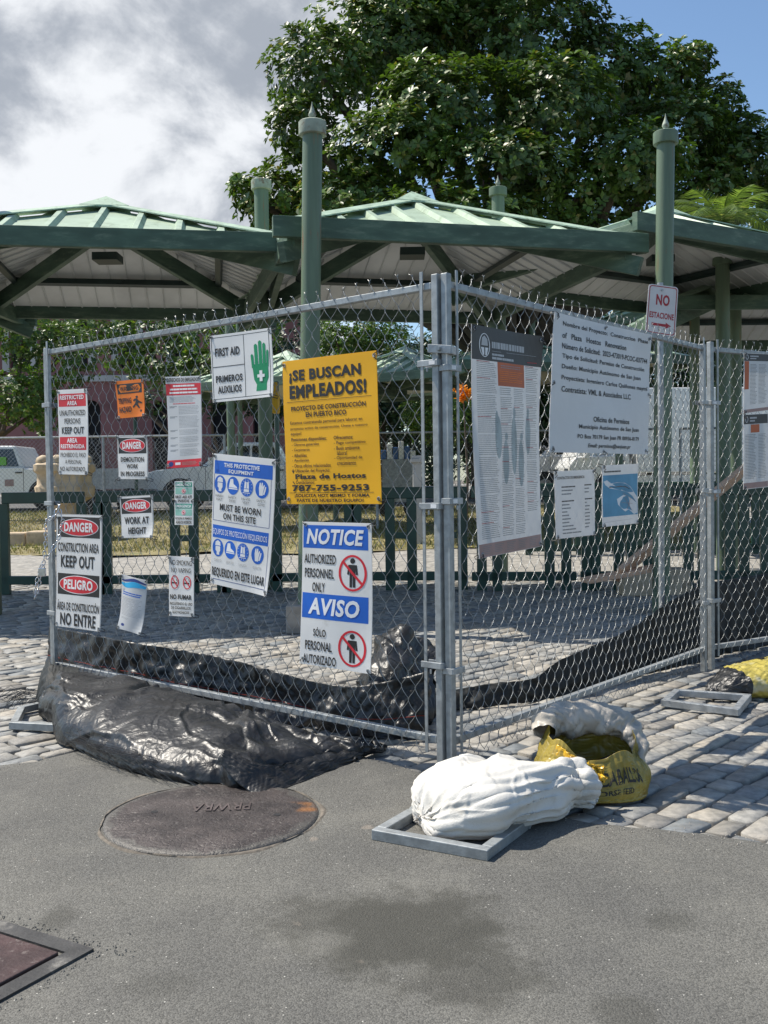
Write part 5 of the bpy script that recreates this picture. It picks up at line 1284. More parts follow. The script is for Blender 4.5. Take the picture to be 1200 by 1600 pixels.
# ---------------------------------------------------------------- white sack
def loft(c0, c1, prof, nu, nv, z0=.012, sag=None, pleat=None, seed=0):
    """tube along c0->c1; prof: list of (t, half width, half height, lift)"""
    c0 = np.array(c0); c1 = np.array(c1); ax = c1 - c0; ax[2] = 0; Ln = np.linalg.norm(ax); ax /= Ln; sd_ = np.array([ax[1], -ax[0], 0])
    T_ = np.linspace(0, 1, nv); pr = np.array(prof); w = np.interp(T_, pr[:, 0], pr[:, 1]); h = np.interp(T_, pr[:, 0], pr[:, 2]); lf = np.interp(T_, pr[:, 0], pr[:, 3]); off = np.interp(T_, pr[:, 0], pr[:, 4]) if pr.shape[1] > 4 else T_ * 0
    ker = np.ones(3) / 3
    for _ in range(3):
        for a in (w, h, lf, off): a[1:-1] = np.convolve(a, ker, 'valid')
    P = np.zeros((nu, nv, 3))
    for i in range(nu):
        a = 2 * math.pi * i / nu; ca, sa = math.cos(a), math.sin(a)
        e = .8; x = np.sign(ca) * abs(ca) ** e; y = np.sign(sa) * abs(sa) ** e
        pl = 1 + (pleat(T_) * math.cos(13 * a + 2 * math.sin(a * 2)) if pleat is not None else 0)
        P[i] = c0 + ax * (T_ * Ln)[:, None] + sd_ * ((x * w + off) * pl)[:, None]; P[i, :, 2] = z0 + lf + h * (1 + y * pl)
    return P
c0 = G(652, 1290, 0) + Vector((0, -.075, 0)); c1 = G(924, 1258, 0) + Vector((0, -.03, 0))
prof = [(0, .004, .004, .05, 0), (.03, .12, .06, 0, 0), (.12, .20, .086, .005, 0), (.3, .235, .098, .01, .01), (.5, .215, .106, .005, 0), (.68, .16, .098, 0, 0), (.79, .115, .088, 0, -.01), (.85, .060, .064, .016, -.01), (.90, .115, .084, .0, -.01), (.96, .115, .076, .0, -.01), (1, .03, .03, .03, .0)]
P = loft(c0, c1, prof, 84, 64, pleat=lambda T_: .10 * np.exp(-((T_ - .88) / .09) ** 2) + .03 * np.exp(-((T_ - .02) / .06) ** 2))
P = P + .014 * fbm(P * 4.5, 2)[..., None] * np.array([1, 1, 1])
P[..., 2] = np.maximum(P[..., 2], .013)
P = relax(P, 1.05, 1.0, 60, ground=.013, wrap=True, pull=.06, seed=3, noise=.008, bend=.8)
P = upsample(P, True); tw = np.array(c0.lerp(c1, .88)) + np.array([0, 0, .09]); P = creases(P, 14, .020, .045, .22, 18, True, .0125, soft=True); P = creases(P, 12, .010, .030, .20, 8, True, .0125, toward=tw, soft=True); P = creases(P, 70, .0045, .006, .11, 77, True, .0125); P = creases(P, 26, .0075, .013, .20, 9, True, .0125, toward=tw)
t = thing('white_sack', 'full white woven sack with a twisted neck, weighing down the corner foot', 'sack', tuple(c0.lerp(c1, .5)))
o = sheet('sack_body', P, M['sack'], t, wrap=True)
def grid_text(P, s, u0, u1, v0, v1, mat, parent, lift=.0025, bold=.03, flip=False, rot=False, wrap=True, label=None):
    """lettering laid on a grid surface; u0->u1 reading direction (fractions), v0 base v1 top"""
    V, F, asp = text_geo(s, bold); nu, nv = P.shape[:2]
    uu = (u0 + (u1 - u0) * V[:, 0]) * nu; vv = (v0 + (v1 - v0) * V[:, 1]) * (nv - 1)
    i = np.floor(uu).astype(int); f = (uu - i)[:, None]; j = np.clip(np.floor(vv).astype(int), 0, nv - 2); g = (vv - j)[:, None]
    A = P[i % nu, j]; B = P[(i + 1) % nu, j]; C = P[i % nu, j + 1]; Dd = P[(i + 1) % nu, j + 1]
    p = (A * (1 - f) + B * f) * (1 - g) + (C * (1 - f) + Dd * f) * g
    nrm = np.cross(B - A, C - A); nrm /= np.linalg.norm(nrm, axis=1)[:, None] + 1e-9
    ctr = P.mean((0, 1)); sg = np.sign(((p - ctr) * nrm).sum(1).mean()); p = p + nrm * lift * sg
    return mk('lettering', p, F, mat, parent)

# ---------------------------------------------------------------- open feed bag (stands, slumped)
bc = G(925, 1245, 0); t = thing('feed_bag', 'slumped open yellow feed bag lettered PARA CABALLOS, behind the white sack', 'feed bag', tuple(bc))
wx = (G(1008, 1262) - G(838, 1262)).x / 2; nu, nv = 96, 44
P = np.zeros((nu, nv, 3)); ay = .13
for i in range(nu):
    a = 2 * math.pi * i / nu; ca, sa = math.cos(a), math.sin(a)          # sa=-1 faces the camera
    x = math.copysign(abs(ca) ** .72, ca); y = math.copysign(abs(sa) ** .8, sa)
    rim = .175 + .085 * (sa + 1) / 2 + .03 * (-ca) * (1 if ca < 0 else .2) + .018 * math.sin(5 * a + 1)
    for j in range(nv):
        k = j / (nv - 1); bul = 1 + .10 * math.sin(math.pi * min(1, k * 1.1)) - .16 * k * k - (.10 if k == 0 else 0)
        P[i, j] = (bc.x + x * wx * bul * (1.02 - .05 * k) + .012 * k, bc.y + .02 + y * ay * bul * (1 - .12 * k) + .05 * k * (1 + sa) / 2, .012 + rim * k)
P[:, 0] = P[:, 0] * .97 + P[:, 0].mean(0) * .03
P = relax(P, 1.05, 1.06, 70, ground=.012, wrap=True, pull=.05, seed=14, noise=.012, bend=.2)
Pb = upsample(P, True); Pb = creases(Pb, 40, .006, .022, .12, 14, True, .012); sheet('bag_skin', Pb, M['feed'], t, wrap=True, thick=.0015)
M['feed_ink'] = material('worn_black_print', (.02, .018, .015), .5)
fr = .75 # front
grid_text(Pb, 'PARA CABALLOS', .665, .885, .42, .72, M['feed_ink'], t, bold=.02)
grid_text(Pb, 'HORSE FEED', .735, .835, .22, .33, M['feed_ink'], t, bold=.02)
# shade inside the open bag, put in as a black disc
V = [(bc.x, bc.y + .02, .13)]; n = 40
for k in range(n):
    a = 2 * math.pi * k / n; V.append((bc.x + wx * .86 * math.cos(a), bc.y + .03 + ay * .8 * math.sin(a), .125 + .03 * math.sin(3 * a)))
mk('shaded_inside', V, [(0, 1 + k, 1 + (k + 1) % n) for k in range(n)], M['black'], t)
# white liner rolled over the back and right rim
nl = 70; Q = np.zeros((26, nl, 3))
for j in range(nl):
    k = j / (nl - 1); a = R(172 - 215 * k); x = bc.x + .01 + wx * .93 * math.copysign(abs(math.cos(a)) ** .8, math.cos(a)); y = bc.y + .055 + ay * .85 * math.sin(a)
    z = .25 + .030 * math.sin(math.pi * min(1, k * 1.5)) - (.17 * max(0, k - .66) / .34) ; r = (.030 + .034 * math.sin(math.pi * min(1, k * 1.35)) ** 1) * (1 if k < .72 else 1 - (k - .72) * 2.2); r = max(r, .012)
    out = np.array([math.cos(a), math.sin(a), 0])
    for i in range(26):
        b_ = 2 * math.pi * i / 26; Q[i, j] = np.array([x, y, z]) + out * r * math.cos(b_) * (1.25 if math.sin(a) > 0 else .7) + np.array([0, 0, 1]) * r * .95 * math.sin(b_)
Q += .012 * fbm(Q * 16, 3)[..., None]
Q = relax(Q, 1.08, 1.04, 60, ground=.012, wrap=True, pull=.05, seed=17, noise=.016, bend=.4); Q = upsample(Q, True); Q = creases(Q, 50, .009, .014, .10, 17, True, .012); sheet('inner_liner', Q, M['liner_bag'], t, wrap=True)
# torn bright flap, front left of the mouth
Q = np.zeros((22, 22, 3)); A1 = np.array(W(872, 1160, 3.80)); A2 = np.array(W(938, 1200, 3.72)); A3 = np.array(W(862, 1232, 3.76)); A4 = np.array(W(950, 1214, 3.70))
for i in range(22):
    for j in range(22):
        u_, v_ = i / 21, j / 21; top_ = A1 * (1 - u_) + A2 * u_; bot_ = A3 * (1 - u_) + A4 * u_; Q[i, j] = bot_ * (1 - v_) + top_ * v_ + np.array([0, -.03, 0]) * math.sin(math.pi * u_)
Q = relax(Q, 1.16, 1.14, 60, pull=.05, seed=19, noise=.016, bend=.1)
M['feed_flap'] = material('glossy_torn_yellow_plastic', (.66, .40, .03), .22, 0, .3, 20, .4, 40, color2=(.28, .16, .02), c2lo=.5, c2hi=.6, c2scale=18)
Q = creases(upsample(Q), 70, .008, .007, .05, 19); sheet('torn_flap', Q, M['feed_flap'], t, thick=.001)

# ---------------------------------------------------------------- second feed bag lying at the right edge
c0 = G(1122, 1100, 0); c1 = c0 + Vector((.80, .22, 0))
prof = [(0, .02, .02, 0, 0), (.06, .09, .045, 0, 0), (.2, .16, .075, 0, 0), (.45, .20, .095, 0, 0), (.75, .20, .10, 0, 0), (.95, .14, .07, 0, 0), (1, .04, .03, 0, 0)]
P = loft(c0 + Vector((0, .14, 0)), c1 + Vector((0, .14, 0)), prof, 72, 56); P += .012 * fbm(P * 8, 3)[..., None]; P[..., 2] = np.maximum(P[..., 2], .012)
P = relax(P, 1.05, 1.04, 60, ground=.012, wrap=True, pull=.05, seed=23, noise=.012); P = upsample(P, True); P = creases(P, 50, .007, .016, .12, 23, True, .012)
t = thing('feed_bag', 'faded yellow feed bag lying against the fence foot at the right edge', 'feed bag', tuple(c0))
k = int(P.shape[1] * .20)
sheet('bag_skin', P[:, k:], M['feed_pale'], t, wrap=True); sheet('black_end', P[:, :k + 1], M['tarp'], t, wrap=True)
grid_text(P, 'PARA', .26, .36, .50, .42, M['feed_ink'], t, bold=.02); 
for (s_, u0, u1, v0, v1) in (('CABALLOS', .10, .34, .66, .50), ('4', .33, .37, .34, .29)):
    V_, F_, a_ = text_geo(s_, .02); nu_, nv_ = P.shape[:2]
    grid_text(P, s_, u1, u0, v0, v1, M['feed_ink'], t, bold=.02)
# ================================================================== PLAZA FURNITURE BEYOND THE FENCE
# block and plank behind the right panel
t = thing('concrete_block', 'pair of tan concrete blocks on the plaza under the plank', 'block', tuple(G(1020, 932)))
g = G(975, 932); bev(MB().box(g.x, g.y, 0, g.x + .35, g.y + .35, .27).obj('block', M['stone_tan'], t), .01)
bev(MB().box(g.x + .36, g.y + .01, 0, g.x + .70, g.y + .36, .27).obj('block', M['stone_tan'], t), .01)
t = thing('plank', 'raw pine plank leaning up to the right behind the fence', 'plank', tuple(W(970, 893, 9.2)))
bev(MB().bar(W(966, 898, 9.0), W(1215, 690, 11.0), .05, .16, Vector((.1, -.6, .8))).obj('board', M['wood'], t), .004)
MB().bar(W(966, 898, 9.0) - Vector((.3, 0, .05)), W(1040, 884, 9.15), .2, .04).obj('short_board', M['wood'], t)

# green railings
def railing(label, pts, ztop=1.12, pickets=(), gate=False):
    a, b_ = Vector(pts[0]), Vector(pts[1]); d = (b_ - a).normalized()
    t = thing('railing', label, 'railing', tuple(a), 'dark green railings round the plaza edge')
    za = lambda p: gz(p.x, p.y)
    m = M['dark_green']; L = (b_ - a).length
    bev(MB().bar(a + Vector((0, 0, ztop)), b_ + Vector((0, 0, ztop)), .06, .13).obj('top_rail', m, t), .01)
    bev(MB().bar(a + Vector((0, 0, .16)), b_ + Vector((0, 0, .16)), .05, .10).obj('bottom_rail', m, t), .01)
    for s_ in pickets:
        x = a + d * s_; MB().bar(Vector((x.x, x.y, 0)) , Vector((x.x, x.y, ztop - .066)), .11, .05, d.cross(Vector((0, 0, 1)))).obj('picket', m, t)
    return t, a, d
def rail_x(px, D): return W(px, 800, D)
D = 11.3
def seg(label, px0, px1, D0, D1, prs, wide=15):
    a = W(px0, 800, D0); b_ = W(px1, 800, D1); a.z = b_.z = 0; L = (b_ - a).length; pk = []
    for p in prs:
        # solve for the arc length that shows at this column
        d = ray(p, 800); dx = b_ - a; den = dx.x * d.y - dx.y * d.x; s_ = -(a.x * d.y - a.y * d.x) / den if abs(den) > 1e-6 else 0
        pk.append(s_ * L)
    t, A, dd = railing(label, (a, b_), 1.1, pk)
    for i in range(0, len(pk) - 1, 2):
        p0 = A + dd * pk[i]; p1 = A + dd * pk[i + 1]
        if abs(pk[i + 1] - pk[i]) < .5: MB().bar(p0 + Vector((0, 0, .62)) + dd * .06, p1 + Vector((0, 0, .62)) - dd * .06, .04, .07).obj('cross_bar', M['dark_green'], t)
    return t
seg('green railing section at the left edge behind the padlocked chain', 4, 132, 11.4, 11.3, [6, 128])
seg('green railing section behind the tall DANGER and PELIGRO sign', 150, 352, 11.3, 11.3, [154, 166, 273, 302, 345, 352])
seg('green railing section behind the protective equipment sign', 358, 560, 11.3, 11.3, [405, 432, 545, 557])
seg('green railing section just left of the corner posts', 566, 730, 11.3, 11.2, [609, 643, 700, 722])
seg('green railing section behind the tall grey poster', 736, 900, 11.1, 11.0, [752, 776, 858, 884])
seg('green railing section behind the coastal map sheet', 906, 1062, 11.0, 10.9, [916, 930, 966, 986, 1012, 1036])
seg('green railing section at the right edge behind the dark headed posters', 1068, 1260, 10.9, 10.8, [1075, 1098, 1140, 1162, 1196, 1210])
seg('second green railing farther back on the right', 820, 1250, 15.5, 15.2, [826, 858, 905, 938, 1000, 1040, 1088, 1120, 1180, 1215])

# far chain link fence
def far_fence(label, pts, h=1.95, nbar=5):
    t = thing('far_fence', label, 'fence', (pts[0][0], pts[0][1], gz(*pts[0])), 'far chain link fences along the street')
    mb = MB(); rb = MB()
    for (a, b_) in zip(pts[:-1], pts[1:]):
        a = Vector((a[0], a[1], 0)); b_ = Vector((b_[0], b_[1], 0)); L = (b_ - a).length; d = (b_ - a) / L; n = max(1, round(L / 2.8))
        for k in range(n + 1):
            p = a + d * (L * k / n); z = gz(p.x, p.y); MB().tube([(p.x, p.y, z), (p.x, p.y, z + h)], .028, 8).obj('post', M['galv_dull'], t, smooth=40)
        za, zb = gz(a.x, a.y), gz(b_.x, b_.y); MB().tube([a + Vector((0, 0, za + h)), b_ + Vector((0, 0, zb + h))], .022, 8).obj('top_rail', M['galv'], t, smooth=40)
        step = .085; s_ = -h
        while s_ < L:
            for sg in (1, -1):
                x0, x1 = (s_, s_ + h) if sg > 0 else (s_ + h, s_); z0, z1 = 0.0, h
                # clip to 0..L
                if x0 < 0: z0 += (0 - x0) * (z1 - z0) / (x1 - x0); x0 = 0
                if x1 < 0: z1 = z0 + (0 - x0) * (z1 - z0) / (x1 - x0) if x1 != x0 else z1; x1 = 0
                if x1 > L: z1 = z0 + (L - x0) * (z1 - z0) / (x1 - x0) if x1 != x0 else z1; x1 = L
                if x0 > L: z0 = z1 + (L - x1) * (z0 - z1) / (x0 - x1) if x1 != x0 else z0; x0 = L
                if abs(x1 - x0) > .03:
                    p, q_ = a + d * x0, a + d * x1; mb.tube([(p.x, p.y, gz(p.x, p.y) + z0), (q_.x, q_.y, gz(q_.x, q_.y) + z1)], .0024, 3, caps=False)
            s_ += step
    mb.obj('chain_link_mesh', M['wire'], t, kind='stuff'); return t
far_fence('far chain link fence at the left before the pink building', [(-10.5, 20.0), (-3.2, 20.2)])
far_fence('far chain link fence across the middle before the street', [(-3.0, 20.3), (5.6, 19.6)])
far_fence('far chain link fence at the right before the white truck', [(5.8, 19.5), (12, 17.5)])

# ---------------------------------------------------------------- vehicles
def profile_body(t, poly, w, mat, name='body', inset=.0, y0=None):
    b = MB(); b.prism(poly, -w / 2, w / 2); o = b.obj(name, mat, None); return o
def vehicle(name, label, cat, loc, yaw, kind, group='vehicles parked on the street'):
    """built at the origin, front towards -X, then placed"""
    t = thing(name, label, cat, (0, 0, 0), group); w = 1.82
    if kind == 'pickup':
        L = 5.3; wheels = (-1.72, 1.55); r = .39
        lower = [(-2.62, .42), (-2.66, .66), (-2.6, .98), (-2.3, 1.06), (-1.15, 1.15), (1.0, 1.16), (1.02, 1.12), (2.6, 1.10), (2.64, .5), (2.02, .45)]
        cab = [(-1.18, 1.14), (-.45, 1.70), (-.2, 1.75), (.72, 1.74), (.98, 1.16)]
        win = [[(-.94, 1.19), (-.38, 1.63), (.08, 1.66), (.08, 1.19)], [(.14, 1.19), (.14, 1.66), (.68, 1.65), (.84, 1.19)]]
    elif kind == 'van':
        L = 5.2; wheels = (-1.75, 1.5); r = .36
        lower = [(-2.55, .40), (-2.6, .8), (-2.35, 1.1), (-1.8, 1.25), (2.55, 1.25), (2.58, .5)]
        cab = [(-1.85, 1.24), (-1.15, 1.95), (-.9, 2.02), (2.4, 2.02), (2.54, 1.24)]
        win = [[(-1.5, 1.28), (-1.0, 1.84), (-.45, 1.86), (-.45, 1.28)]]
    elif kind == 'suv':
        L = 4.8; wheels = (-1.5, 1.45); r = .39
        lower = [(-2.38, .42), (-2.42, .7), (-2.3, 1.0), (-1.1, 1.12), (2.3, 1.12), (2.38, .5)]
        cab = [(-1.18, 1.11), (-.5, 1.70), (-.2, 1.77), (1.9, 1.76), (2.25, 1.14)]
        win = [[(-.94, 1.17), (-.42, 1.62), (.0, 1.66), (.0, 1.17)], [(.06, 1.17), (.06, 1.66), (.92, 1.66), (.92, 1.17)], [(.98, 1.17), (.98, 1.66), (1.75, 1.65), (2.02, 1.2)]]
    else: # box truck
        L = 6.6; wheels = (-2.2, 1.9); r = .42
        lower = [(-3.3, .45), (-3.35, 1.0), (-3.15, 1.25), (-1.75, 1.3), (-1.7, .75), (3.3, .75), (3.3, .6), (-1.2, .5)]
        cab = [(-3.18, 1.24), (-2.75, 1.98), (-2.55, 2.1), (-1.75, 2.1), (-1.72, 1.28)]
        win = [[(-2.95, 1.34), (-2.62, 1.92), (-1.95, 1.95), (-1.95, 1.34)]]
    def put(o): o.parent = t; ORG[o.name] = Vector((0, 0, 0)); return o
    cut = []
    def lowpoly():
        # wheel arches cut into the sill line
        out = list(lower); return out
    b = MB(); b.prism(lower, -w / 2, w / 2); o = put(b.obj('body', M['paint_white'])); bev(o, .05, 3)
    b = MB(); b.prism(cab, -w / 2 + .07, w / 2 - .07, lambda x, y, z: (x, y * (1 - .10 * max(0, z - 1.2)), z)); o = put(b.obj('cab', M['paint_white'])); bev(o, .05, 3)
    for k, wn in enumerate(win):
        for sg in (-1, 1):
            V = [(x, sg * ((w / 2 - .07) * (1 - .10 * max(0, z - 1.2)) + .008), z) for x, z in wn]; put(mk('side_window', V, [tuple(range(len(V)))] if sg < 0 else [tuple(range(len(V)))[::-1]], M['glass']))
    p0, p1 = cab[0], cab[1]; e = .06; hw = w / 2 - .14
    ns = Vector((-(p1[1] - p0[1]), 0, (p1[0] - p0[0]))).normalized() * .012
    V = [(p0[0] + .05 + ns.x, -hw, p0[1] + .05 + ns.z), (p0[0] + .05 + ns.x, hw, p0[1] + .05 + ns.z), (p1[0] - .03 + ns.x, hw * .94, p1[1] - .03 + ns.z), (p1[0] - .03 + ns.x, -hw * .94, p1[1] - .03 + ns.z)]
    put(mk('windscreen', V, [(0, 1, 2, 3)], M['glass']))
    for x in wheels:
        for sg in (-1, 1):
            b = MB(); b.tube([(x, sg * (w / 2 - .22), r), (x, sg * (w / 2 + .01), r)], r, 22); tw = put(b.obj('tyre', M['rubber'], smooth=40)); bev(tw, .03)
            b = MB(); b.tube([(x, sg * (w / 2 - .02), r), (x, sg * (w / 2 + .022), r)], [r * .62, r * .58], 18); rm = b.obj('rim', M['rim'], smooth=40); rm.parent = tw; ORG[rm.name] = Vector((0, 0, 0))
            V = [(x + (r + .07) * math.cos(a) , sg * (w / 2 + .006), r + (r + .07) * math.sin(a)) for a in np.linspace(0.0, math.pi, 16)]
            put(mk('wheel_arch', V, [tuple(range(len(V)))] if sg < 0 else [tuple(range(len(V)))[::-1]], M['void']))
    xf = lower[1][0]
    for sg in (-1, 1):
        put(MB().box(xf - .01, sg * .62 - .18, .78, xf + .12, sg * .62 + .18, .94).obj('headlight', M['glass']))
        hd = [(.0, 1.02), (.86, 1.02)] if kind != 'truck' else [(-1.95, 1.12)]
        for hx, hz in hd:
            put(MB().box(hx - .09, sg * (w / 2) - .02, hz - .02, hx + .09, sg * (w / 2) + .025, hz + .02).obj('door_handle', M['black']))
        for dx in ((-1.05, .11, .98) if kind in ('pickup', 'suv') else (-1.6,)):
            put(MB().box(dx - .006, sg * w / 2 - .003, .52, dx + .006, sg * w / 2 + .003, 1.14).obj('door_gap', M['void']))
        put(MB().box(cab[0][0] + .22, sg * (w / 2 + .02) - .02 - (.1 if sg < 0 else 0), 1.2, cab[0][0] + .34, sg * (w / 2 + .02) + .02 + (.1 if sg > 0 else 0), 1.36).obj('door_mirror', M['paint_white']))
    put(MB().box(xf - .04, -w / 2 + .05, .38, xf + .1, w / 2 - .05, .6).obj('bumper', M['black']))
    if kind == 'truck':
        put(bev(MB().box(-1.6, -1.05, .8, 3.4, 1.05, 3.0).obj('cargo_box', M['paint_white']), .03))
    t.location = loc; t.rotation_euler = (0, 0, yaw); return t
def vloc(px, D): p = W(px, 760, D); return (p.x, p.y, gz(p.x, p.y) + .012)
t = vehicle('utility_pickup', 'white pickup with a green door sticker, cut by the left edge', 'pickup', vloc(0, 27.5), 0, 'pickup')
M['g_sticker'] = material('green_door_sticker', (.12, .42, .03), .4)
def onv(t, name, x0, x1, z0, z1, mat, y=-.918):
    o = mk(name, [(x0, y, z0), (x1, y, z0), (x1, y, z1), (x0, y, z1)], [(0, 1, 2, 3)], mat); o.parent = t; return o
onv(t, 'door_sticker', -.45, -.02, .62, .92, M['g_sticker']); onv(t, 'small_sticker', .48, .72, .66, .84, M['i_rose'])
onv(t, 'vest_seen_through_window', .3, .52, 1.22, 1.44, M['g_sticker'], -.87)
vehicle('crew_pickup', 'white crew cab pickup parked left of the middle behind the railing', 'pickup', vloc(392, 26.5), 0.02, 'pickup')
vehicle('box_truck', 'white box truck at the right behind the posts', 'truck', vloc(1068, 27), 0.05, 'truck')
vehicle('delivery_van', 'white van low behind the map sheet at the right', 'van', vloc(930, 29.5), .1, 'van')

# dark flat trailer, left
p = vloc(188, 25.5); t = thing('trailer', 'dark flatbed trailer with a grey side board, left of the crew pickup', 'trailer', p)
MB().box(p[0] - .95, p[1] - .8, p[2] + .45, p[0] + .95, p[1] + .8, p[2] + .62).obj('deck', M['black'], t)
MB().box(p[0] - .85, p[1] - .84, p[2] + .64, p[0] + .9, p[1] - .80, p[2] + 1.15).obj('side_board', M['galv_dull'], t)
for x in (-.45, .45):
    tw = MB().tube([(p[0] + x, p[1] - .86, p[2] + .33), (p[0] + x, p[1] - .66, p[2] + .33)], .33, 18).obj('wheel', M['rubber'], t, smooth=40)
MB().tube([(p[0] - .95, p[1], p[2] + .5), (p[0] - 1.7, p[1], p[2] + .5)], .04, 8).obj('drawbar', M['black'], t)

# orange traffic cone by the trailer
p = vloc(207, 24.2); t = thing('traffic_cone', 'small orange cone beside the dark trailer', 'traffic cone', p)
MB().lathe(p, [(.15, .03), (.03, .55), (.02, .56)], 16).obj('cone', M['orange'], t, smooth=40); MB().box(p[0] - .2, p[1] - .2, p[2], p[0] + .2, p[1] + .2, p[2] + .03).obj('base', M['orange'], t)

# stone fountain, left
p = W(102, 790, 19.0); z0 = gz(p.x, p.y); ft = thing('stone_fountain', 'tan stone fountain with a lobed basin at the left', 'fountain', (p.x, p.y, z0))
b = MB(); n = 40; V = []; prof = [(.42, 0), (.42, .22), (.30, .28), (.28, .62), (.40, .74), (.52, .80), (.55, 1.0), (.50, 1.05), (.50, 1.25), (.56, 1.30), (.56, 1.42), (.46, 1.48), (.1, 1.40)]
for r_, z in prof:
    for k in range(n):
        a = 2 * math.pi * k / n; lob = 1 + (.06 * math.cos(8 * a) if z > .7 else 0); V.append((p.x + r_ * lob * math.cos(a), p.y + r_ * lob * math.sin(a), z0 + z))
F = [(i * n + k, i * n + (k + 1) % n, (i + 1) * n + (k + 1) % n, (i + 1) * n + k) for i in range(len(prof) - 1) for k in range(n)] + [tuple((len(prof) - 1) * n + k for k in range(n))]
mk('basin', V, F, M['stone_tan'], ft, smooth=50)
for k in range(8):
    a = 2 * math.pi * k / 8; MB().lathe((p.x + .42 * math.cos(a), p.y + .42 * math.sin(a), z0 + 1.44), [(.11, 0), (.13, .05), (.10, .12), (.03, .16)], 10).obj('knob', M['stone_tan'], ft, smooth=60)
# low stone surround
t = thing('stone_surround', 'low tan stone kerb wall round the foot of the fountain', 'kerb wall', (p.x, p.y - .9, z0))
for i in range(5):
    x = p.x - 2.6 + i * .56; y = 17.9 + .05 * math.sin(i); z = gz(x, y); bev(MB().box(x, y, z - .05, x + .54, y + .4, z + .24 + .02 * math.sin(i * 2)).obj('stone', M['stone_tan'], t), .03)
# concrete bollard and the stack behind
p = W(652, 760, 17.2); z = gz(p.x, p.y); t = thing('concrete_pillar', 'short grey concrete pillar with a moulded cap, left of the corner posts', 'pillar', (p.x, p.y, z))
top = W(650, 712, 17.2).z
bev(MB().box(p.x - .075, p.y - .075, z, p.x + .075, p.y + .075, top - .12).obj('shaft', M['trim'], t), .01)
bev(MB().box(p.x - .11, p.y - .11, top - .12, p.x + .11, p.y + .11, top - .05).obj('cap', M['trim'], t), .012); bev(MB().box(p.x - .085, p.y - .085, top - .05, p.x + .085, p.y + .085, top).obj('cap', M['trim'], t), .01)
M['blue_plastic'] = material('blue_plastic', (.05, .13, .33), .4)
p = W(622, 700, 23.5); z = gz(p.x, p.y); t = thing('vendor_cart', 'vendor cart with white and blue tubs behind the far fence', 'cart', (p.x, p.y, z))
zt = W(622, 718, 23.5).z
MB().box(p.x - .38, p.y - .3, z + .35, p.x + .38, p.y + .3, zt).obj('cart_body', M['galv_dull'], t)
for k in range(6):
    x = p.x - .34 + .136 * k; h = (.22, .36, .28, .42, .3, .2)[k]
    bev(MB().box(x - .06, p.y - .28, zt + .002, x + .06, p.y + .1, zt + h).obj('tub', M['paint_white'] if k % 2 else M['blue_plastic'], t), .015)
for sg in (-1, 1): MB().tube([(p.x + .3 * sg, p.y - .34, z + .2), (p.x + .3 * sg, p.y - .28, z + .2)], .2, 16).obj('wheel', M['rubber'], t)
# parked motor scooter like cluster skipped; yellow signal head hanging by the first aid sign
p = W(431, 632, 12.0); t = thing('signal_head', 'yellow traffic signal housing seen between the first aid sign and the yellow banner', 'traffic signal', tuple(p))
zt = W(431, 608, 12.0).z; zb = W(431, 646, 12.0).z
bev(MB().box(p.x - .045, p.y - .06, zb, p.x + .045, p.y + .06, zt - .02).obj('housing', M['yellow_metal'], t), .02)
MB().box(p.x - .02, p.y - .02, zt - .02, p.x + .02, p.y + .02, zt + .08).obj('bracket', M['yellow_metal'], t)
MB().tube([(p.x, p.y + .05, gz(p.x, p.y)), (p.x, p.y + .09, zt + .1)], .03, 8).obj('pole', M['dark_green'], t)
# lamp post seen far left behind the orange sign
p = W(212, 700, 24); t = thing('street_pole', 'thin dark pole standing under the orange sign', 'pole', (p.x, p.y, gz(p.x, p.y)))
MB().tube([(p.x, p.y, gz(p.x, p.y)), (p.x, p.y, 3.0)], .045, 8).obj('shaft', M['dark_green'], t)
p = W(905, 800, 24)

# ================================================================== BUILDING
t = thing('pink_building', 'dusty pink building with arched openings behind the left trees', 'building', (-12, 38, 1.0))
y = 38.0; zb = .9
def wallbox(x0, x1, z0, z1, mat, name, y0=y, d=.4): return MB().box(x0, y0, z0, x1, y0 + d, z1).obj(name, mat, t)
A = []
px_to_x = lambda px: W(px, 700, y).x
arches = [(128, 158), (238, 262), (330, 356), (396, 422)]
x0 = px_to_x(-60); ztop = W(100, 470, y).z; zc = W(100, 597, y).z; zar = W(140, 640, y).z
prev = x0
for a, b_ in arches:
    xa, xb = px_to_x(a), px_to_x(b_); wallbox(prev, xa, zb, zc, M['pink'], 'wall')
    r_ = (xb - xa) / 2; cx = (xa + xb) / 2; n = 12
    P = [(xa, zar)] + [(cx - r_ * math.cos(math.pi * k / n), zar + r_ * math.sin(math.pi * k / n)) for k in range(1, n)] + [(xb, zar), (xb, zc), (xa, zc)]
    MB().prism(P, y, y + .4).obj('arch_wall', M['pink'], t)
    wallbox(xa, xb, zb, zar + r_, M['void'], 'arch_opening', y + .42, .1)
    prev = xb
wallbox(prev, px_to_x(470), zb, zc, M['pink'], 'wall')
wallbox(x0, px_to_x(470), zc, zc + .22, M['trim'], 'cornice', y - .15, .6)
prev = x0
for a, b_ in ((20, 50), (118, 140), (190, 215), (275, 300), (360, 385)):
    xa, xb = px_to_x(a), px_to_x(b_); zw0 = zc + .5; zw1 = zc + 2.6
    wallbox(prev, xa, zc + .22, ztop, M['pink'], 'wall'); wallbox(xa, xb, zc + .22, zw0, M['pink'], 'wall'); wallbox(xa, xb, zw1, ztop, M['pink'], 'wall')
    w_ = wallbox(xa, xb, zw0, zw1, M['void'], 'window', y + .25, .1)
    wallbox(xa - .3, xa - .04, zw0 - .1, zw1 + .2, M['trim'], 'window_column', y - .06, .05); wallbox(xb + .04, xb + .3, zw0 - .1, zw1 + .2, M['trim'], 'window_column', y - .06, .05)
    prev = xb
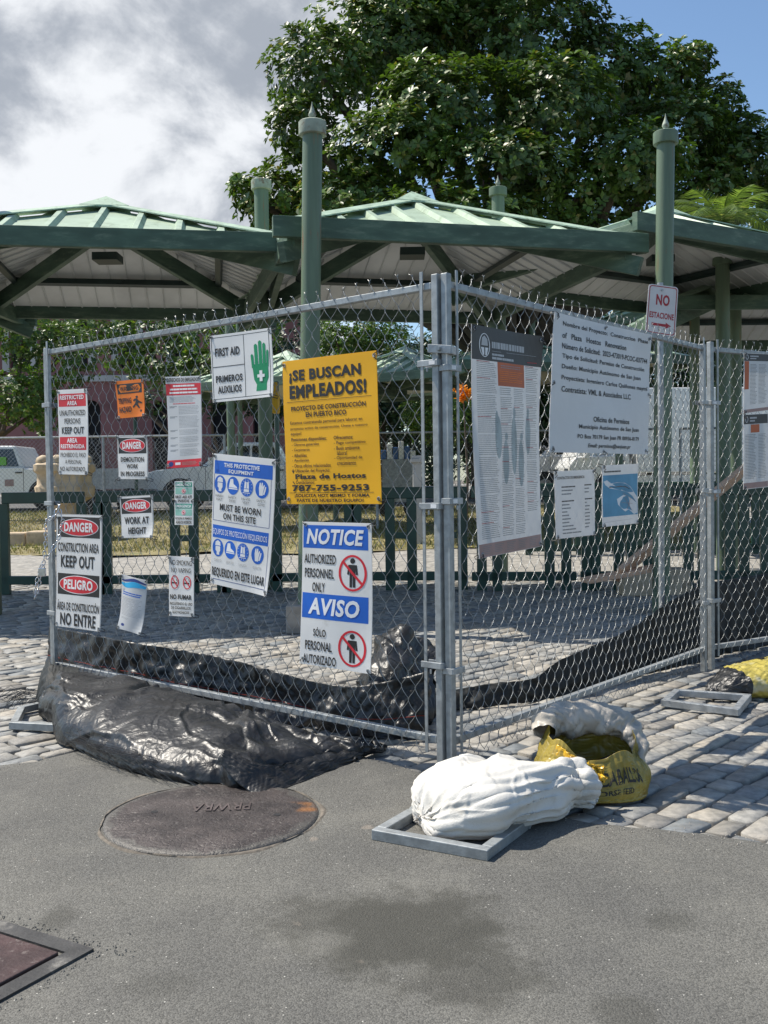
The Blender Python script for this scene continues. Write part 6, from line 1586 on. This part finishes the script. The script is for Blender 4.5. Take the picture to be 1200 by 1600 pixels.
wallbox(prev, px_to_x(470), zc + .22, ztop, M['pink'], 'wall')
b = MB(); X1 = px_to_x(470); b.hexa([(x0 - .5, y - .6, ztop), (X1 + .5, y - .6, ztop), (X1 + .5, y + 8, ztop), (x0 - .5, y + 8, ztop), (x0 - .5, y + 3, ztop + 2.2), (X1 + .5, y + 3, ztop + 2.2), (X1 + .5, y + 5, ztop + 2.2), (x0 - .5, y + 5, ztop + 2.2)]).obj('roof', M['tile'], t)
MB().box(x0, y + .5, zb, X1, y + 8, ztop - .01).obj('rear_block', M['pink'], t)

# ================================================================== TREES
def leaf_mat(name, c1, c2, c3, rough=.32, trans=.22, spec=.5):
    m = bpy.data.materials.new(name); m.use_nodes = True; T = NT(m.node_tree)
    g = T.add('ShaderNodeNewGeometry'); r = g.outputs['Random Per Island']
    cr = T.add('ShaderNodeValToRGB', Fac=r); e = cr.color_ramp.elements; e[0].position = 0; e[0].color = c1 + (1,); e[1].position = .97; e[1].color = c3 + (1,)
    x = e.new(.5); x.color = c2 + (1,); x = e.new(.93); x.color = tuple(a * 1.25 for a in c2) + (1,)
    n = T.ramp(T.noise(g.outputs['Position'], .6, 3), .35, .65, .75, 1.25); cm = T.add('ShaderNodeCombineColor', Red=n, Green=n, Blue=n).outputs[0]
    c = T.mix(1.0, cr.outputs[0], cm, 'MULTIPLY')
    b = T.add('ShaderNodeBsdfPrincipled', Base__Color=c, Roughness=rough); b.inputs['Specular IOR Level'].default_value = spec
    tl = T.add('ShaderNodeBsdfTranslucent', Color=T.mix(1.0, c, (1.3, 1.5, .5), 'MULTIPLY'))
    T.add('ShaderNodeOutputMaterial', Surface=T.add('ShaderNodeMixShader', i0=trans, i1=b.outputs[0], i2=tl.outputs[0]).outputs[0]); return m
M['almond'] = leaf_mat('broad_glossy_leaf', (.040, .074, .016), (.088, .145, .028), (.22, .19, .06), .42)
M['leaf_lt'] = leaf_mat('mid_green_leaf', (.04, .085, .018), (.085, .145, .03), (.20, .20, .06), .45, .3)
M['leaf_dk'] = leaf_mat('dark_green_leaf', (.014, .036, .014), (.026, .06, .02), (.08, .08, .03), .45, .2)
def rosettes(C, axis, nleaf, size, wfrac=.42, seed=0, droop=.25):
    """C (n,3) twig tips, axis (n,3) pointing outwards; nleaf obovate leaves round each"""
    q = np.random.default_rng(seed); n = len(C); axis = axis / (np.linalg.norm(axis, axis=1)[:, None] + 1e-9)
    ref = np.tile(np.array([.3, .5, .81]), (n, 1)) + q.normal(0, .3, (n, 3)); s1 = np.cross(axis, ref); s1 /= np.linalg.norm(s1, axis=1)[:, None]; s2 = np.cross(axis, s1)
    Vs = []
    for k in range(nleaf):
        a = 2 * math.pi * k / nleaf + q.uniform(-.35, .35, n); el = q.uniform(.05, .75, n)
        rad = s1 * np.cos(a)[:, None] + s2 * np.sin(a)[:, None]; d = rad * np.cos(el)[:, None] + axis * np.sin(el)[:, None]; d[:, 2] -= droop * q.uniform(0, 1, n)
        d /= np.linalg.norm(d, axis=1)[:, None]; side = np.cross(d, axis + q.normal(0, .25, (n, 3))); side /= np.linalg.norm(side, axis=1)[:, None] + 1e-9; nm = np.cross(side, d)
        L = size * q.uniform(.65, 1.2, n)[:, None]; w = L * wfrac
        p0 = C + d * L * .08; p1 = C + d * L * .62 + side * w * .5 + nm * w * .10; p2 = C + d * L - nm * L * .08; p3 = C + d * L * .62 - side * w * .5 + nm * w * .10; pm = C + d * L * .6 - nm * w * .05
        Vs.append(np.stack([p0, p1, pm, p3, p2], 1))
    V = np.concatenate(Vs).reshape(-1, 3); m = len(V) // 5; b = np.arange(m)[:, None] * 5
    F = np.concatenate([b + np.array([0, 1, 2]), b + np.array([1, 4, 2]), b + np.array([4, 3, 2]), b + np.array([3, 0, 2])])
    return V, F
def crown(name, label, base, blobs, per, size, mat, seed, nleaf=8, group='trees round the plaza', cat='tree', trunk=.2, shell=.45, wfrac=.42, limbs=True, tname='trunk', bias=.25):
    t = thing(name, label, cat, tuple(base), group); q = np.random.default_rng(seed); Cs = []; Ax = []
    for (c, r, k) in blobs:
        c = np.array(c); r = np.array(r) if hasattr(r, '__len__') else np.array([r, r, r]); area = (r[0] * r[2] + r[0] * r[1] + r[1] * r[2]) / 3 * 12.57
        n = int(per * area * k); d = q.normal(0, 1, (n, 3)); d[:, 2] += bias; d /= np.linalg.norm(d, axis=1)[:, None]
        sh = 1 - np.abs(q.normal(0, shell * .5, n)); sh = np.clip(sh, .25, 1.05)
        bump_ = 1 + .16 * fbm(d * 2.6 + seed + c[None] * .7, 3)
        p = c + d * r * (sh * bump_)[:, None]
        clump = fbm(p * (1.1 if r.max() > 1.2 else 2.0) + seed * 3, 3); keep = clump > -.22 - .2 * q.uniform(0, 1, n)
        Cs.append(p[keep]); Ax.append((d / r * r.mean() + np.array([0, 0, .7]))[keep])
    C = np.concatenate(Cs); A = np.concatenate(Ax); V, F = rosettes(C, A, nleaf, size, wfrac, seed)
    fastmesh('foliage', V, F, mat, t, kind='stuff')
    b = MB(); top = Vector(tuple(np.mean([bl[0] for bl in blobs], 0))); bs = Vector(base); fork = bs.lerp(top, .45); fork.x = bs.x + (top.x - bs.x) * .2; fork.y = bs.y
    b.tube([bs, bs.lerp(fork, .5) + Vector((trunk * .3, 0, 0)), fork], [trunk * 1.35, trunk, trunk * .85], 12).obj(tname, M['bark'], t, smooth=40)
    if limbs:
        for (c, r, k) in blobs:
            c = Vector(c); m = fork.lerp(c, .5) + Vector((rnd.uniform(-.3, .3), rnd.uniform(-.3, .3), -.2)); b = MB(); b.tube([fork, m, c], [trunk * .55, trunk * .38, trunk * .12], 7); b.obj('limb', M['bark'], t, smooth=40)
    print(label[:30], len(F)); return t
def bp(px, py, D, rpx, ry=None, k=1.0, d3=None):
    c = W(px, py, D); r = rpx / FPX * D; rz = (ry if ry else rpx) / FPX * D; return (tuple(c), (r, (d3 if d3 else max(r * .8, .9)), rz), k)
D = 20.0
big = [bp(600, 70, D, 125, 95), bp(500, 115, D - .6, 88, 75), bp(470, 200, D - 1, 55, 48, 1.0), bp(430, 318, D - 1, 64, 48), bp(385, 300, D - .8, 24, 20), bp(500, 300, D, 95, 80), bp(700, 40, D + 1, 150, 100), bp(830, 60, D, 120, 110),
       bp(700, 180, D - 1.5, 130, 90), bp(620, 230, D - 2, 110, 60), bp(860, 170, D - 1.5, 110, 85), bp(940, 120, D, 95, 85), bp(1020, 130, D + .3, 72, 58), bp(1070, 110, D + .6, 42, 38), bp(1110, 170, D + .4, 48, 40),
       bp(1060, 210, D - .5, 85, 62), bp(1140, 255, D, 72, 60), bp(980, 250, D - 1.5, 95, 60), bp(780, 270, D - 2, 130, 60), bp(900, 310, D - 1, 110, 60), bp(560, 330, D - 1.5, 110, 60), bp(1060, 310, D, 110, 60, .8), bp(1180, 330, D + .8, 60, 50, .8), bp(1195, 280, D + .5, 75, 62), bp(1150, 215, D + .3, 45, 34),
       bp(700, 350, D - 2.3, 150, 50), bp(850, 390, D, 200, 50, .7), bp(600, 400, D, 160, 50, .7), bp(770, -50, D + .5, 170, 70, .8), bp(640, 10, D, 100, 60)]
crown('almond_tree', 'huge broad leaved tree towering over the pavilions in the middle', tuple(W(790, 752, 21.5) - Vector((0, 0, CZ - .5 + .2))), big, 36, .155, M['almond'], 3, trunk=.45, shell=.55, wfrac=.5)
lt = [bp(35, 520, 24, 55, 50), bp(90, 560, 24.5, 70, 55), bp(20, 620, 23.5, 65, 45), bp(60, 640, 24, 45, 40), bp(130, 520, 26, 60, 30)]
crown('street_tree', 'leafy olive green tree at the left edge behind the post', tuple(W(-40, 752, 24) - Vector((0, 0, .8))), lt, 30, .13, M['leaf_lt'], 5, trunk=.16, wfrac=.5)
lt = [bp(230, 520, 27, 75, 30), bp(300, 530, 26.5, 75, 35), bp(200, 560, 27, 50, 30, .7), bp(380, 520, 26, 60, 40), bp(270, 575, 26.5, 60, 40), bp(330, 590, 26, 70, 40)]
crown('street_tree', 'spreading green tree in front of the pink building', tuple(W(275, 752, 27) - Vector((0, 0, .8))), lt, 24, .14, M['leaf_lt'], 6, trunk=.14, wfrac=.5)
lt = [bp(330, 610, 29, 55, 40), bp(370, 600, 29, 60, 50), bp(235, 630, 30, 35, 25, .7)]
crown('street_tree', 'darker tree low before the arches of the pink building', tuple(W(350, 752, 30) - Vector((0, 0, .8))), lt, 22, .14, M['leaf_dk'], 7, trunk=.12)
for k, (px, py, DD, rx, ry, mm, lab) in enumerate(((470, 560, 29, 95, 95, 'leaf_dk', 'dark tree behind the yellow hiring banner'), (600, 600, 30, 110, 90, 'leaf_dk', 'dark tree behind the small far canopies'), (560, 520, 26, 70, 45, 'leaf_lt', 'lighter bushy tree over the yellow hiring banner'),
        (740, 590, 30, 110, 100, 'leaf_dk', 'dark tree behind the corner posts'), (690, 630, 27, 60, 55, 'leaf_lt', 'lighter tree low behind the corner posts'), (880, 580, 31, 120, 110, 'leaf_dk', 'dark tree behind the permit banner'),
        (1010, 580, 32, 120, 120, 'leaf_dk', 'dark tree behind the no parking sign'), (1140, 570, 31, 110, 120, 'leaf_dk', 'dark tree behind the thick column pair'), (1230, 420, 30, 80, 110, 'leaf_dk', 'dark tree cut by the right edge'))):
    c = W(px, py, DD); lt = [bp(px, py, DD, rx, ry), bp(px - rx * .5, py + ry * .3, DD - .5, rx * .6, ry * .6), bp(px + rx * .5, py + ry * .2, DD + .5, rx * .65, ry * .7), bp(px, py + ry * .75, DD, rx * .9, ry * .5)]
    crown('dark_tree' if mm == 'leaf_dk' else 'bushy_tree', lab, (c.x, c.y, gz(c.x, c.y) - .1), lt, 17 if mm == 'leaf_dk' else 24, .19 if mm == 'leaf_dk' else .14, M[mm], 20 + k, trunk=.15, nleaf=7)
# hedge line far behind
hb = [((x, 44 + 2 * math.sin(x), 2.6 + .7 * math.sin(x * .7)), (2.6, 1.5, 2.6), .8) for x in range(-2, 36, 4)]
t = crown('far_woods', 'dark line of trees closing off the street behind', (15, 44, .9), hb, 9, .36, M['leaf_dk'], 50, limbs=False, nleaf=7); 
# orange flower clump
p = W(724, 616, 15.8); t = thing('flower_branch', 'bright orange flower cluster seen just right of the corner posts', 'flowers', tuple(p))
q = np.random.default_rng(2); C = np.array(p) + q.normal(0, .055, (46, 3)) * np.array([1, .8, 1]); V, F = rosettes(C, q.normal(0, 1, (46, 3)), 5, .07, .6, 5)
M['petal'] = material('orange_petal', (.80, .28, .01), .5, trans=.3); fastmesh('blossom', V, F, M['petal'], t, kind='stuff')
b = MB(); b.tube([(p.x, p.y + .02, gz(p.x, p.y)), (p.x + .06, p.y + .05, p.z * .5), (p.x, p.y, p.z)], [.03, .02, .01], 6).obj('stem', M['bark'], t)
# palm
p = W(1128, 350, 16.5); t = thing('palm', 'young palm with arching fronds at the right above the canopy', 'palm', (p.x, p.y, gz(p.x, p.y)))
MB().tube([(p.x, p.y, gz(p.x, p.y)), (p.x + .1, p.y, p.z * .5), (p.x, p.y, p.z)], [.17, .13, .11], 12).obj('trunk', M['bark'], t, smooth=40)
M['palm'] = leaf_mat('palm_frond', (.07, .11, .04), (.14, .19, .06), (.30, .29, .14), .4, .35)
for k in range(17):
    a = 2 * math.pi * k / 17 + rnd.uniform(-.2, .2); el = rnd.uniform(.35, 1.35); L = rnd.uniform(.8, 1.2); pts = []
    for i in range(9):
        s_ = i / 8; e_ = el - 1.5 * s_ * s_; pts.append(Vector((p.x + math.cos(a) * L * s_ * math.cos(el * .6), p.y + math.sin(a) * L * s_ * math.cos(el * .6), p.z + L * (math.sin(el) * s_ - .75 * s_ * s_ * (1.3 - el * .5)))))
    b = MB(); b.tube(pts, [.014 - .001 * i for i in range(9)], 4)
    for i in range(1, 34):
        s_ = i / 34; f = s_ * 8; j = min(7, int(f)); c = pts[j].lerp(pts[j + 1], f - j); d = (pts[j + 1] - pts[j]).normalized(); sd_ = d.cross(Vector((0, 0, 1))).normalized(); ll = .42 * math.sin(math.pi * (.12 + .8 * s_))
        for sg in (-1, 1):
            tip = c + (sd_ * sg * .75 + d * .65 + Vector((0, 0, -.25 - .2 * rnd.random()))).normalized() * ll; b.add([c - d * .012, c + d * .012, tip], [(0, 1, 2)])
    b.obj('frond', M['palm'], t)
